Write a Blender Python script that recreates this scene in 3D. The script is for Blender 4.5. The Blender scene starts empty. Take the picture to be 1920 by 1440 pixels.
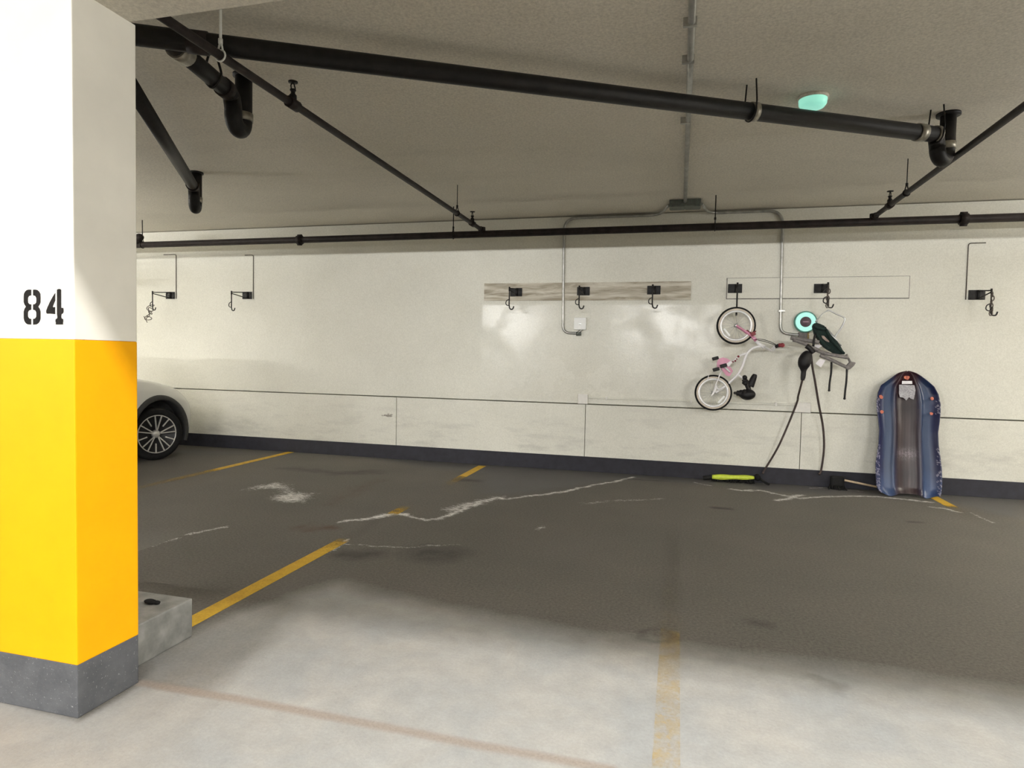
import bpy, bmesh, math, random
import numpy as np
from mathutils import Vector, Matrix
random.seed(7)
rng = np.random.default_rng(7)
SC = bpy.context.scene
COL = SC.collection

# ------------------------------------------------------------------ camera
F_PX, IW, IH = 1184.92, 1920, 1440
YAW, PITCH, ROLL = math.radians(-14.7097), math.radians(2.39514), math.radians(1.15276)
CAM_H = 1.4
_cy, _sy, _cp, _sp, _cr, _sr = (math.cos(YAW), math.sin(YAW), math.cos(PITCH), math.sin(PITCH), math.cos(ROLL), math.sin(ROLL))
FW = Vector((_sy*_cp, _cy*_cp, -_sp))
_r0 = Vector((_cy, -_sy, 0)); _u0 = _r0.cross(FW)
RT = _r0*_cr + _u0*_sr
UP = -_r0*_sr + _u0*_cr
EYE = Vector((0, 0, CAM_H))
cam = bpy.data.cameras.new('camera'); cam_o = bpy.data.objects.new('camera', cam); COL.objects.link(cam_o)
cam.sensor_fit = 'HORIZONTAL'; cam.sensor_width = 36.0; cam.lens = F_PX/IW*36.0
cam.clip_start = 0.05; cam.clip_end = 200
m = Matrix((RT, UP, -FW)).transposed().to_4x4(); m.translation = EYE
cam_o.matrix_world = m
SC.camera = cam_o

# ------------------------------------------------------------------ world, exposure
w = bpy.data.worlds.new('garage_air'); SC.world = w; w.use_nodes = True
w.node_tree.nodes['Background'].inputs[0].default_value = (0.9, 0.93, 1.0, 1)
w.node_tree.nodes['Background'].inputs[1].default_value = 0.02
SC.view_settings.view_transform = 'Standard'
SC.view_settings.look = 'None'
SC.view_settings.gamma = 1.0
SC.view_settings.exposure = 0.0
SC.view_settings.use_curve_mapping = False
SC.cycles.diffuse_bounces = 8

# lamp rows of the driving lane and added fill for the bays: (x centre, y, z, length, watts)
FRONT_LAMPS = [(-3.9, 0.96, 3.05, 2.4, 14), (0.2, 0.96, 3.05, 2.4, 122), (4.2, 0.96, 3.05, 2.4, 118)]
BAY_FILL = [(-9.5, 4.2, 2.45, 2.4, 520), (6.2, 4.6, 2.45, 2.4, 430)]   # added fill, mostly uplight for the bay ceiling, out of sight at both sides
REAR_LAMPS = [(-10.2, -4.5, 2.66, 2.4, 415), (-5.3, -4.5, 2.66, 2.4, 415), (-0.4, -4.5, 2.66, 2.4, 415), (4.5, -4.5, 2.66, 2.4, 415)]

D = 7.83          # wall plane
CEIL = 3.17       # ceiling height
BEAM_Z, BEAM_Y0, BEAM_Y1 = 2.71, 1.17, 2.11

def P(px, py, X=None, Y=None, Z=None):
    """world point where the line of sight of a photo pixel meets a plane of the room"""
    d = FW + RT*((px-IW/2)/F_PX) - UP*((py-IH/2)/F_PX)
    if Y is not None: t = Y/d.y
    elif X is not None: t = X/d.x
    else: t = (Z-CAM_H)/d.z
    return EYE + d*t

# ------------------------------------------------------------------ material helpers
def srgb(r, g, b):
    f = lambda c: (c/255/12.92 if c/255 <= 0.04045 else ((c/255+0.055)/1.055)**2.4)
    return (f(r), f(g), f(b), 1)
class NT:
    def __init__(s, name):
        s.m = bpy.data.materials.new(name); s.m.use_nodes = True; s.t = s.m.node_tree
        s.b = s.t.nodes['Principled BSDF']; s.out = s.t.nodes['Material Output']
    def n(s, typ, **k):
        nd = s.t.nodes.new(typ)
        for a, v in k.items(): setattr(nd, a, v)
        return nd
    def l(s, a, b): s.t.links.new(a, b)
    def coord(s, scale=(1, 1, 1), kind='Object'):
        tc = s.n('ShaderNodeTexCoord'); mp = s.n('ShaderNodeMapping'); mp.inputs['Scale'].default_value = scale
        s.l(tc.outputs[kind], mp.inputs['Vector']); return mp.outputs['Vector']
    def noise(s, vec, scale, detail=4, rough=.55, dist=0):
        nd = s.n('ShaderNodeTexNoise'); nd.inputs['Scale'].default_value = scale; nd.inputs['Detail'].default_value = detail
        nd.inputs['Roughness'].default_value = rough; nd.inputs['Distortion'].default_value = dist
        s.l(vec, nd.inputs['Vector']); return nd.outputs['Fac']
    def ramp(s, fac, stops):
        nd = s.n('ShaderNodeValToRGB'); e = nd.color_ramp.elements
        while len(e) < len(stops): e.new(0.5)
        for el, (p, c) in zip(e, stops):
            el.position = p; el.color = c if not isinstance(c, (int, float)) else (c, c, c, 1)
        s.l(fac, nd.inputs['Fac']); return nd.outputs['Color']
    def mix(s, fac, a, b, mode='MIX'):
        nd = s.n('ShaderNodeMix', data_type='RGBA', blend_type=mode)
        for sock, v in ((nd.inputs[0], fac), (nd.inputs[6], a), (nd.inputs[7], b)):
            if isinstance(v, (int, float, tuple)): sock.default_value = v
            else: s.l(v, sock)
        return nd.outputs[2]
    def math(s, op, a, b=0.0, clamp=False):
        nd = s.n('ShaderNodeMath', operation=op); nd.use_clamp = clamp
        for sock, v in ((nd.inputs[0], a), (nd.inputs[1], b)):
            if isinstance(v, (int, float)): sock.default_value = v
            else: s.l(v, sock)
        return nd.outputs[0]
    def bump(s, h, strength=.3, dist=.01):
        nd = s.n('ShaderNodeBump'); nd.inputs['Strength'].default_value = strength; nd.inputs['Distance'].default_value = dist
        s.l(h, nd.inputs['Height']); s.l(nd.outputs['Normal'], s.b.inputs['Normal'])
    def set(s, **k):
        for a, v in k.items():
            sock = s.b.inputs[a.replace('_', ' ')]
            if isinstance(v, (int, float, tuple)): sock.default_value = v
            else: s.l(v, sock)
        return s
def simple(name, col, rough=.5, metal=0., var=.18, scale=30, bump=.0, spec=.5):
    t = NT(name); v = t.coord()
    n = t.noise(v, scale, 5)
    dark = tuple(c*(1-var) for c in col[:3])+(1,); lite = tuple(min(1, c*(1+var)) for c in col[:3])+(1,)
    t.set(Base_Color=t.ramp(n, [(.3, dark), (.7, lite)]), Roughness=rough, Metallic=metal)
    t.b.inputs['Specular IOR Level'].default_value = spec
    if bump: t.bump(t.noise(v, scale*3, 3), bump, .004)
    return t.m
def emit(name, col, strength):
    t = NT(name); t.set(Base_Color=col, Emission_Color=col, Emission_Strength=strength, Roughness=.4); return t.m

# ------------------------------------------------------------------ mesh helpers (all in world metres)
def box(bm, x0, x1, y0, y1, z0, z1, bev=0.0):
    vs = [bm.verts.new((x, y, z)) for x in (x0, x1) for y in (y0, y1) for z in (z0, z1)]
    fs = [bm.faces.new([vs[i] for i in q]) for q in ((0, 1, 3, 2), (4, 6, 7, 5), (0, 4, 5, 1), (2, 3, 7, 6), (0, 2, 6, 4), (1, 5, 7, 3))]
    if bev:
        ed = list({e for f in fs for e in f.edges})
        bmesh.ops.bevel(bm, geom=ed, offset=bev, segments=2, affect='EDGES', profile=.6)
    return bm
def obox(bm, c, ax, ay, az, bev=0.0):
    """oriented box: centre and three half-axis vectors"""
    c, ax, ay, az = Vector(c), Vector(ax), Vector(ay), Vector(az)
    vs = [bm.verts.new(c+ax*i+ay*j+az*k) for i in (-1, 1) for j in (-1, 1) for k in (-1, 1)]
    fs = [bm.faces.new([vs[i] for i in q]) for q in ((0, 1, 3, 2), (4, 6, 7, 5), (0, 4, 5, 1), (2, 3, 7, 6), (0, 2, 6, 4), (1, 5, 7, 3))]
    if bev:
        ed = list({e for f in fs for e in f.edges})
        bmesh.ops.bevel(bm, geom=ed, offset=bev, segments=2, affect='EDGES', profile=.6)
    return bm
def smooth_path(pts, n=6):
    pts = [Vector(p) for p in pts]
    if len(pts) < 3: return pts
    out = []
    for i in range(len(pts)-1):
        p0 = pts[max(i-1, 0)]; p1 = pts[i]; p2 = pts[i+1]; p3 = pts[min(i+2, len(pts)-1)]
        for k in range(n):
            t = k/n
            out.append(0.5*((2*p1)+(p2-p0)*t+(2*p0-5*p1+4*p2-p3)*t*t+(3*p1-p0-3*p2+p3)*t**3))
    out.append(pts[-1]); return out
def round_path(pts, rad, n=7):
    """polyline with its corners rounded by arcs-like beziers of reach rad"""
    pts = [Vector(p) for p in pts]; out = [pts[0]]
    for a, b, c in zip(pts, pts[1:], pts[2:]):
        r = min(rad, (b-a).length*.49, (c-b).length*.49)
        p = b+(a-b).normalized()*r; q = b+(c-b).normalized()*r
        for k in range(n+1):
            t = k/n; out.append((1-t)**2*p+2*t*(1-t)*b+t*t*q)
    out.append(pts[-1]); return out
def tube(bm, pts, r, seg=12, caps=True):
    pts = [Vector(p) for p in pts]
    rs = r if isinstance(r, (list, tuple)) else [r]*len(pts)
    rings = []; nrm = None
    for i, p in enumerate(pts):
        a = pts[max(i-1, 0)]; b = pts[min(i+1, len(pts)-1)]
        t = (b-a).normalized() if (b-a).length > 1e-9 else Vector((0, 0, 1))
        if nrm is None:
            nrm = t.orthogonal().normalized()
        else:
            nrm = (nrm-t*nrm.dot(t))
            nrm = nrm.normalized() if nrm.length > 1e-6 else t.orthogonal().normalized()
        bi = t.cross(nrm)
        rings.append([bm.verts.new(p+(nrm*math.cos(2*math.pi*k/seg)+bi*math.sin(2*math.pi*k/seg))*rs[i]) for k in range(seg)])
    for A, B in zip(rings, rings[1:]):
        for k in range(seg):
            f = bm.faces.new((A[k], A[(k+1) % seg], B[(k+1) % seg], B[k])); f.smooth = True
    if caps:
        bm.faces.new(rings[0][::-1]); bm.faces.new(rings[-1])
    return bm
def lathe(bm, c, axis, prof, seg=32, closed=False):
    """prof: (radius, along-axis offset) list revolved about axis through c"""
    c = Vector(c); ax = Vector(axis).normalized(); n = ax.orthogonal().normalized(); b = ax.cross(n)
    rings = []
    for (r, h) in prof:
        rings.append([bm.verts.new(c+ax*h+(n*math.cos(2*math.pi*k/seg)+b*math.sin(2*math.pi*k/seg))*max(r, 1e-4)) for k in range(seg)])
    pairs = list(zip(rings, rings[1:]))
    if closed: pairs.append((rings[-1], rings[0]))
    for A, B in pairs:
        for k in range(seg):
            f = bm.faces.new((A[k], A[(k+1) % seg], B[(k+1) % seg], B[k])); f.smooth = True
    return bm
def prism(bm, pts, off):
    """polygon of world points extruded by vector off"""
    off = Vector(off); a = [bm.verts.new(Vector(p)) for p in pts]; b = [bm.verts.new(Vector(p)+off) for p in pts]
    bm.faces.new(a); bm.faces.new(b[::-1]); n = len(a)
    for i in range(n): bm.faces.new((a[i], b[i], b[(i+1) % n], a[(i+1) % n]))
    return bm
def ball(bm, c, rx, ry, rz, rot=None, u=20, v=12):
    mt = Matrix.Translation(Vector(c)) @ ((rot.to_4x4()) if rot else Matrix.Identity(4)) @ Matrix.Diagonal((rx, ry, rz, 1))
    r = bmesh.ops.create_uvsphere(bm, u_segments=u, v_segments=v, radius=1, matrix=mt)
    for vv in r['verts']:
        for f in vv.link_faces: f.smooth = True
    return bm
def NB(): return bmesh.new()
WORLD_LOC = {}
def obj(name, bm, mat, parent=None):
    bmesh.ops.recalc_face_normals(bm, faces=bm.faces[:])
    if parent is not None:
        L = WORLD_LOC[parent.name]
        bmesh.ops.translate(bm, verts=bm.verts[:], vec=-L)
    me = bpy.data.meshes.new(name); bm.to_mesh(me); bm.free()
    if mat: me.materials.append(mat)
    o = bpy.data.objects.new(name, me); COL.objects.link(o)
    if parent is not None:
        o.parent = parent; WORLD_LOC[o.name] = WORLD_LOC[parent.name]
    else: WORLD_LOC[o.name] = Vector((0, 0, 0))
    return o
def tag(o, label, cat, group=None):
    o['label'] = label; o['category'] = cat
    if group: o['group'] = group
    return o
def thing(name, label, cat, loc, group=None):
    o = bpy.data.objects.new(name, None); COL.objects.link(o); o.location = loc; o.empty_display_size = .1
    WORLD_LOC[o.name] = Vector(loc); return tag(o, label, cat, group)
def struct(name, bm, mat):
    o = obj(name, bm, mat); o['kind'] = 'structure'; return o
def dup(root, loc, label, group=None):
    r = root.copy(); COL.objects.link(r); r.location = loc; r['label'] = label; WORLD_LOC[r.name] = Vector(loc)
    if group: r['group'] = group
    for ch in list(root.children):
        c = ch.copy(); COL.objects.link(c); c.parent = r; WORLD_LOC[c.name] = Vector(loc)
        for g in ch.children:
            d = g.copy(); COL.objects.link(d); d.parent = c; WORLD_LOC[d.name] = Vector(loc)
    return r

# ------------------------------------------------------------------ materials
CHIP = (P(728, 779, Y=D).x, P(728, 779, Y=D).z)
def wall_mat():
    t = NT('cream_wall_paint'); v = t.coord()
    big = t.noise(v, 1.3, 5, .6); fine = t.noise(v, 60, 3)
    c = t.ramp(big, [(.3, (.655, .645, .565, 1)), (.7, (.735, .725, .645, 1))])
    scuff = t.ramp(t.noise(t.coord((1, 1, 2.2)), 2.6, 7, .7), [(.66, 0.), (.80, 1.)])
    c = t.mix(t.math('MULTIPLY', scuff, .35), c, (.36, .34, .30, 1))
    c = t.mix(.16, c, t.ramp(t.noise(v, 85, 4, .75), [(.36, (.30, .29, .25, 1)), (.62, (.98, .97, .92, 1))]))
    # lower, trodden half of the wall: dirt and tyre scuffs
    sx = t.n('ShaderNodeSeparateXYZ'); t.l(v, sx.inputs[0])
    low = t.n('ShaderNodeMapRange'); low.inputs[1].default_value = 1.0; low.inputs[2].default_value = .2; t.l(sx.outputs['Z'], low.inputs[0])
    dirt = t.ramp(t.noise(t.coord((1.1, 1, 5)), 1.7, 6, .65), [(.5, 0.), (.72, 1.)])
    c = t.mix(t.math('MULTIPLY', t.math('MULTIPLY', low.outputs[0], dirt), .45), c, (.30, .29, .27, 1))
    # smoother repainted field below the plank: lower roughness only
    def inside(s, a, b, soft):
        m1 = t.n('ShaderNodeMapRange'); m1.inputs[1].default_value = a; m1.inputs[2].default_value = a+soft; t.l(s, m1.inputs[0])
        m2 = t.n('ShaderNodeMapRange'); m2.inputs[1].default_value = b; m2.inputs[2].default_value = b-soft; t.l(s, m2.inputs[0])
        return t.math('MULTIPLY', m1.outputs[0], m2.outputs[0])
    zone = t.math('MULTIPLY', inside(sx.outputs['X'], -2.50, .50, .04), inside(sx.outputs['Z'], .84, 2.10, .04))
    zone = t.math('MULTIPLY', zone, t.ramp(t.noise(v, 1.9, 5, .6), [(.36, .35), (.55, 1.)]))
    # rust-coloured chip beside the panel joint
    def near(x0, z0, rx, rz):
        mp = t.n('ShaderNodeMapping'); mp.vector_type = 'TEXTURE'; mp.inputs['Location'].default_value = (x0, 0, z0); mp.inputs['Scale'].default_value = (rx, 1000, rz); t.l(v, mp.inputs['Vector'])
        ln = t.n('ShaderNodeVectorMath', operation='LENGTH'); t.l(mp.outputs['Vector'], ln.inputs[0])
        return t.math('SUBTRACT', 1., ln.outputs['Value'], True)
    chip = t.ramp(t.math('ADD', near(CHIP[0], CHIP[1], .17, .055), t.math('MULTIPLY', t.math('SUBTRACT', t.noise(t.coord((1, 1, 2.4)), 22, 5, .7), .5), 1.9)), [(.58, 0.), (.78, 1.)])
    chip = t.math('MULTIPLY', chip, t.ramp(near(CHIP[0], CHIP[1], .2, .07), [(.02, 0.), (.25, 1.)]))
    c = t.mix(t.math('MULTIPLY', chip, .8), c, (.13, .105, .085, 1))
    t.set(Base_Color=c, Roughness=t.math('SUBTRACT', .52, t.math('MULTIPLY', zone, .30)))
    t.b.inputs['Specular IOR Level'].default_value = .5
    t.bump(t.math('ADD', fine, t.math('MULTIPLY', t.noise(v, 9, 3), 1.2)), .12, .006)
    return t.m
M_wall = wall_mat()
def ceil_mat():
    t = NT('ceiling_paint'); v = t.coord()
    c = t.ramp(t.noise(v, .9, 6, .6), [(.3, (.67, .635, .555, 1)), (.7, (.77, .73, .645, 1))])
    st = t.ramp(t.noise(t.coord((.35, 1.5, 1)), 1.2, 5, .6), [(.5, 0.), (.75, 1.)])
    c = t.mix(t.math('MULTIPLY', st, .22), c, (.33, .31, .27, 1))
    c = t.mix(.32, c, t.ramp(t.noise(v, 60, 4, .75), [(.36, (.36, .34, .29, 1)), (.64, (.98, .93, .81, 1))]))
    t.set(Base_Color=c, Roughness=.8); t.bump(t.noise(v, 45, 4), .25, .008); return t.m
M_ceil = ceil_mat()
def floor_mat():
    t = NT('stained_parking_floor'); v = t.coord()
    a = t.n('ShaderNodeAttribute', attribute_name='marks'); sp = t.n('ShaderNodeSeparateColor'); t.l(a.outputs['Color'], sp.inputs[0])
    a2 = t.n('ShaderNodeAttribute', attribute_name='soil'); sp2 = t.n('ShaderNodeSeparateColor'); t.l(a2.outputs['Color'], sp2.inputs[0])
    white, dark, brown = sp.outputs[0], sp.outputs[1], sp.outputs[2]
    dust_lit, joint, wet = sp2.outputs[0], sp2.outputs[1], sp2.outputs[2]
    mott = t.noise(v, 1.1, 6, .6); fine = t.noise(v, 75, 4, .7); mid = t.noise(v, 9, 6, .65)
    c = t.ramp(mott, [(.32, FL_A), (.68, FL_B)])
    c = t.mix(.36, c, t.ramp(t.noise(v, 60, 5, .8), [(.34, (.025, .024, .022, 1)), (.66, (.24, .225, .20, 1))]))
    dm = t.math('MULTIPLY', dust_lit, t.ramp(t.math('ADD', mid, t.math('MULTIPLY', fine, .35)), [(.35, .62), (.95, .95)]))
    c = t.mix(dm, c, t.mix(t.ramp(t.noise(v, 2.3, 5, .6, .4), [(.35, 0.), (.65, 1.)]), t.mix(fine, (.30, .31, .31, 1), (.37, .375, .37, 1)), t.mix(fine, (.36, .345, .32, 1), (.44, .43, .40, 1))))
    c = t.mix(t.math('MULTIPLY', wet, .65), c, (.05, .052, .062, 1))
    c = t.mix(t.math('MULTIPLY', dark, t.ramp(mid, [(.3, .55), (.6, .95)])), c, (.018, .017, .017, 1))
    c = t.mix(t.math('MULTIPLY', brown, t.ramp(mid, [(.35, .2), (.6, .8)])), c, (.075, .040, .018, 1))
    c = t.mix(joint, c, t.mix(fine, (.16, .135, .115, 1), (.36, .305, .26, 1)))
    strk = t.noise(t.coord((1, 2.2, 1)), 16, 7, .75, .6)
    br = t.ramp(t.math('ADD', white, t.math('MULTIPLY', t.math('SUBTRACT', t.math('ADD', t.math('MULTIPLY', strk, .65), t.math('MULTIPLY', fine, .35)), .5), 3.6)), [(.40, 0.), (1.15, 1.)])
    br = t.math('MULTIPLY', br, t.math('MINIMUM', t.math('MULTIPLY', white, 3.), 1.))
    c = t.mix(br, c, (.78, .77, .75, 1))
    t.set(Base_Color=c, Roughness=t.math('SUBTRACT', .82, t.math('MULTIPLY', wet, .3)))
    t.b.inputs['Specular IOR Level'].default_value = .3
    t.bump(t.math('ADD', fine, t.math('MULTIPLY', mid, .25)), .3, .005)
    return t.m
FL_A, FL_B = (.098, .093, .080, 1), (.128, .116, .100, 1)
M_floor = floor_mat()
def line_mat():
    t = NT('yellow_line_paint'); v = t.coord()
    a = t.n('ShaderNodeAttribute', attribute_name='keep')
    n = t.math('ADD', t.math('MULTIPLY', t.noise(v, 14, 6, .7), .6), t.math('MULTIPLY', t.noise(v, 80, 3), .4))
    k = t.ramp(t.math('ADD', a.outputs['Fac'], t.math('MULTIPLY', t.math('SUBTRACT', n, .5), 1.1)), [(.16, 0.), (.80, 1.)])
    t.set(Base_Color=t.ramp(n, [(.35, (.46, .27, .012, 1)), (.65, (.66, .41, .025, 1))]), Roughness=.7, Alpha=k)
    return t.m
M_line = line_mat()
M_white = simple('pillar_white_paint', (.80, .775, .70, 1), .55, var=.05, scale=4, bump=.08)
M_yellow = simple('pillar_yellow_paint', (.88, .40, .0, 1), .55, var=.04, scale=4, bump=.06, spec=.2)
def base_mat():
    t = NT('grey_base_paint'); v = t.coord()
    c = t.ramp(t.noise(v, 9, 6, .65), [(.3, (.062, .065, .072, 1)), (.7, (.105, .108, .116, 1))])
    sp = t.ramp(t.noise(v, 130, 2), [(.66, 0.), (.74, 1.)])
    t.set(Base_Color=t.mix(t.math('MULTIPLY', sp, .5), c, (.45, .45, .45, 1)), Roughness=.75); t.bump(t.noise(v, 60, 4), .3, .005); return t.m
M_base = base_mat()
M_curb = simple('curb_concrete', (.20, .20, .185, 1), .85, var=.3, scale=12, bump=.4)
M_baseb = simple('navy_base_paint', (.018, .018, .026, 1), .8, var=.3, scale=12, bump=.1)
M_black = simple('black_stencil_paint', (.014, .012, .011, 1), .7, var=.5, scale=40, spec=.15)
M_pipe = simple('black_cast_iron', (.010, .009, .009, 1), .55, var=.4, scale=20, bump=.2, spec=.3)
M_spr = simple('dark_sprinkler_pipe', (.022, .016, .015, 1), .6, var=.45, scale=16, bump=.15, spec=.25)
M_band = simple('steel_coupling_band', (.34, .32, .27, 1), .4, .6, var=.3, scale=25)
M_rod = simple('zinc_hanger_rod', (.50, .49, .45, 1), .45, .5, var=.2)
M_emt = simple('galvanised_conduit', (.42, .42, .40, 1), .35, .75, var=.25, scale=14)
M_gbox = simple('grey_green_box', (.12, .135, .12, 1), .5, .3, var=.25)
M_wbox = simple('white_outlet_box', (.86, .87, .86, 1), .35, var=.04)
M_pbox = simple('pale_painted_box', (.74, .72, .68, 1), .5, var=.05)
M_hook = simple('black_steel_hook', (.012, .011, .011, 1), .5, 0., var=.4, spec=.25)
M_cable = simple('rust_dark_cable', (.07, .055, .045, 1), .6, var=.4)
M_rubber = simple('black_rubber', (.010, .010, .010, 1), .8, var=.3, spec=.2)
M_pink = simple('pink_bike_paint', (.62, .25, .38, 1), .3, var=.08)
M_bwhite = simple('white_bike_paint', (.80, .79, .80, 1), .28, var=.04)
M_cream = simple('cream_tyre_wall', (.62, .55, .47, 1), .7, var=.08)
M_chrome = simple('bright_rim', (.78, .78, .78, 1), .3, .35, var=.05)
M_red = simple('dark_red_grip', (.20, .022, .03, 1), .55, var=.2)
M_seat = simple('black_vinyl', (.009, .008, .009, 1), .55, var=.3, spec=.3)
M_green = simple('dark_green_canvas', (.004, .016, .013, 1), .9, var=.45, scale=35, bump=.3)
M_greybar = simple('weathered_grey_bar', (.17, .155, .15, 1), .7, var=.35, scale=30)
M_silver = simple('silver_tube', (.55, .56, .56, 1), .3, .6, var=.1)
M_tag = simple('white_paper_tag', (.82, .79, .82, 1), .7, var=.04)
M_cord = simple('dark_brown_cord', (.045, .030, .026, 1), .7, var=.3)
M_brass = simple('brown_stick', (.26, .19, .08, 1), .6, var=.2)
M_neon = simple('neon_yellow_plastic', (.55, .66, .06, 1), .4, var=.12)
M_wood = simple('pale_wood_handle', (.55, .42, .28, 1), .55, var=.2)
M_orange = simple('orange_decal', (.42, .10, .05, 1), .5, var=.1)
M_carw = NT('white_car_paint').set(Base_Color=(.60, .60, .57, 1), Roughness=.3, Coat_Weight=.4).m
M_clad = simple('black_cladding', (.022, .022, .022, 1), .6, var=.2)
M_glass = NT('tinted_window').set(Base_Color=(.01, .012, .014, 1), Roughness=.08).m
M_alloy = simple('silver_alloy', (.60, .59, .57, 1), .35, .6, var=.06)
M_lampw = simple('lamp_housing', (.75, .75, .73, 1), .5, var=.05)
M_ply_t = NT('raw_plywood')
def ply():
    t = M_ply_t; v = t.coord((1.2, 1, 9)); n = t.noise(v, 2.4, 7, .65, 1.6)
    v2 = t.coord((.8, 1, 4.2)); wv = t.n('ShaderNodeTexWave', wave_type='RINGS'); wv.inputs['Scale'].default_value = 1.1; wv.inputs['Distortion'].default_value = 11; wv.inputs['Detail'].default_value = 4
    t.l(v2, wv.inputs['Vector'])
    f = t.math('ADD', t.math('MULTIPLY', n, .78), t.math('MULTIPLY', wv.outputs['Fac'], .22))
    t.set(Base_Color=t.ramp(f, [(.30, (.30, .26, .19, 1)), (.5, (.50, .46, .375, 1)), (.70, (.66, .63, .55, 1))]), Roughness=.6); t.bump(f, .15, .004)
    return t.m
M_ply = ply()
M_tube = emit('lit_tube', (1, .97, .9, 1), 6.0)
M_mint = NT('mint_glow').set(Base_Color=(.02, .10, .08, 1), Emission_Color=(.52, 1., .86, 1), Emission_Strength=.92, Roughness=.6).m
M_mint2 = emit('mint_glow_soft', (.36, .90, .72, 1), .62)

# ------------------------------------------------------------------ floor with its stains
def floor():
    bm = NB()
    def grid(x0, x1, y0, y1, st):
        nx = int(round((x1-x0)/st)); ny = int(round((y1-y0)/st))
        return x0, x1, y0, y1, nx, ny
    patches = [grid(-3.6, 3.2, 1.4, 4.2, .0125), grid(-8, 4.6, 4.2, D+.02, .02)]
    XS0, XS1, YS0, YS1 = -15, 10, -10, D+.02
    rest = [(XS0, XS1, YS0, 1.4, 1, 1), (XS0, -3.6, 1.4, 4.2, 1, 1), (3.2, XS1, 1.4, 4.2, 1, 1), (XS0, -8, 4.2, YS1, 1, 1), (4.6, XS1, 4.2, YS1, 1, 1)]
    V = []; Fc = []
    base = 0
    for (x0, x1, y0, y1, nx, ny) in patches+rest:
        xs = np.linspace(x0, x1, nx+1); ys = np.linspace(y0, y1, ny+1)
        gx, gy = np.meshgrid(xs, ys); V.append(np.stack([gx.ravel(), gy.ravel(), np.zeros(gx.size)], 1))
        i = np.arange(nx)[None, :]+np.arange(ny)[:, None]*(nx+1)+base
        Fc.append(np.stack([i, i+1, i+nx+2, i+nx+1], -1).reshape(-1, 4)); base += gx.size
    V = np.concatenate(V); Fc = np.concatenate(Fc)
    me = bpy.data.meshes.new('floor')
    me.vertices.add(len(V)); me.vertices.foreach_set('co', V.ravel())
    me.loops.add(Fc.size); me.loops.foreach_set('vertex_index', Fc.ravel())
    me.polygons.add(len(Fc)); me.polygons.foreach_set('loop_start', np.arange(len(Fc))*4); me.polygons.foreach_set('loop_total', np.full(len(Fc), 4))
    me.update(calc_edges=True)
    xy = V[:, :2]
    # cheap value noise to fray outlines
    def vn(scale, seed):
        r = np.random.default_rng(seed); T = r.random((256, 256)); q = xy*scale+500
        i = np.floor(q).astype(int); f = q-i; f = f*f*(3-2*f); a, b = i[:, 0] & 255, i[:, 1] & 255; a1, b1 = (a+1) & 255, (b+1) & 255
        return (T[a, b]*(1-f[:, 0])+T[a1, b]*f[:, 0])*(1-f[:, 1])+(T[a, b1]*(1-f[:, 0])+T[a1, b1]*f[:, 0])*f[:, 1]
    fray = (vn(3, 1)-.5)*.5+(vn(9, 2)-.5)*.3+(vn(25, 3)-.5)*.2
    fray2 = (vn(3, 4)-.5)*.5+(vn(9, 5)-.5)*.3+(vn(25, 6)-.5)*.2
    wob = np.stack([fray, fray2], 1)
    G = lambda p: np.array(P(p[0], p[1], Z=0)[:2])
    def dline(pts, warp=.0, world=False):
        q = xy+wob*warp; pts = [np.array(p) if world else G(p) for p in pts]; d = np.full(len(q), 1e9)
        for a, b in zip(pts, pts[1:]):
            ab = b-a; t = np.clip(((q-a)@ab)/max(ab@ab, 1e-9), 0, 1); d = np.minimum(d, np.linalg.norm(q-a-t[:, None]*ab, axis=1))
        return d
    def inpoly(pts, warp=.0):
        q = xy+wob*warp; pts = [G(p) for p in pts]; c = np.zeros(len(q), bool)
        for (x1, y1), (x2, y2) in zip(pts, pts[1:]+pts[:1]):
            cond = ((y1 > q[:, 1]) != (y2 > q[:, 1])) & (q[:, 0] < (x2-x1)*(q[:, 1]-y1)/((y2-y1) if abs(y2-y1) > 1e-9 else 1e-9)+x1)
            c ^= cond
        return c
    soft = lambda d, r: np.clip(1-d/r, 0, 1)
    def poly(pts, warp, edge):
        ins = inpoly(pts, warp); d = dline(pts+pts[:1], warp); s = np.where(ins, d, -d); return np.clip(.5+s/edge, 0, 1)
    Wh = np.zeros(len(V)); Dk = np.zeros(len(V)); Br = np.zeros(len(V)); Du = np.zeros(len(V)); Jo = np.zeros(len(V)); We = np.zeros(len(V))
    def add(A, v): np.maximum(A, v, out=A)
    # salt patch and efflorescence along the old crack
    add(Wh, poly([(462, 917), (490, 909), (515, 905), (538, 911), (549, 922), (584, 926), (578, 934), (557, 942), (522, 943), (509, 935), (527, 924), (520, 918), (495, 917)], .22, .22)*.80)
    crack = [(640, 977), (700, 970), (735, 963), (770, 970), (800, 974), (830, 968), (868, 951), (905, 938), (930, 932), (948, 936), (1000, 928), (1060, 920), (1110, 909), (1150, 903), (1183, 895)]
    add(Wh, soft(dline(crack, .12), .058)*.9)
    add(Wh, soft(dline([(700, 970), (735, 963), (760, 965)], .1), .10))
    add(Wh, soft(dline([(835, 955), (880, 943), (930, 933)], .2), .16)*.75)
    add(Wh, soft(dline([(820, 972), (870, 952), (925, 935)], .1), .085)*.85)
    add(Wh, soft(dline([(600, 1039), (625, 1030), (652, 1012)], .05), .05)*.8)
    add(Wh, soft(dline([(655, 1020), (760, 1026), (860, 1022)], .1), .035)*.55)
    add(Wh, soft(dline([(262, 1024), (300, 1016), (322, 1010)], .1), .10)*.8)
    add(Wh, soft(dline([(322, 1006), (370, 998), (420, 988)], .1), .06)*.7)
    add(Wh, soft(dline([(1303, 905), (1332, 911)], .05), .05)*.7)
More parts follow.
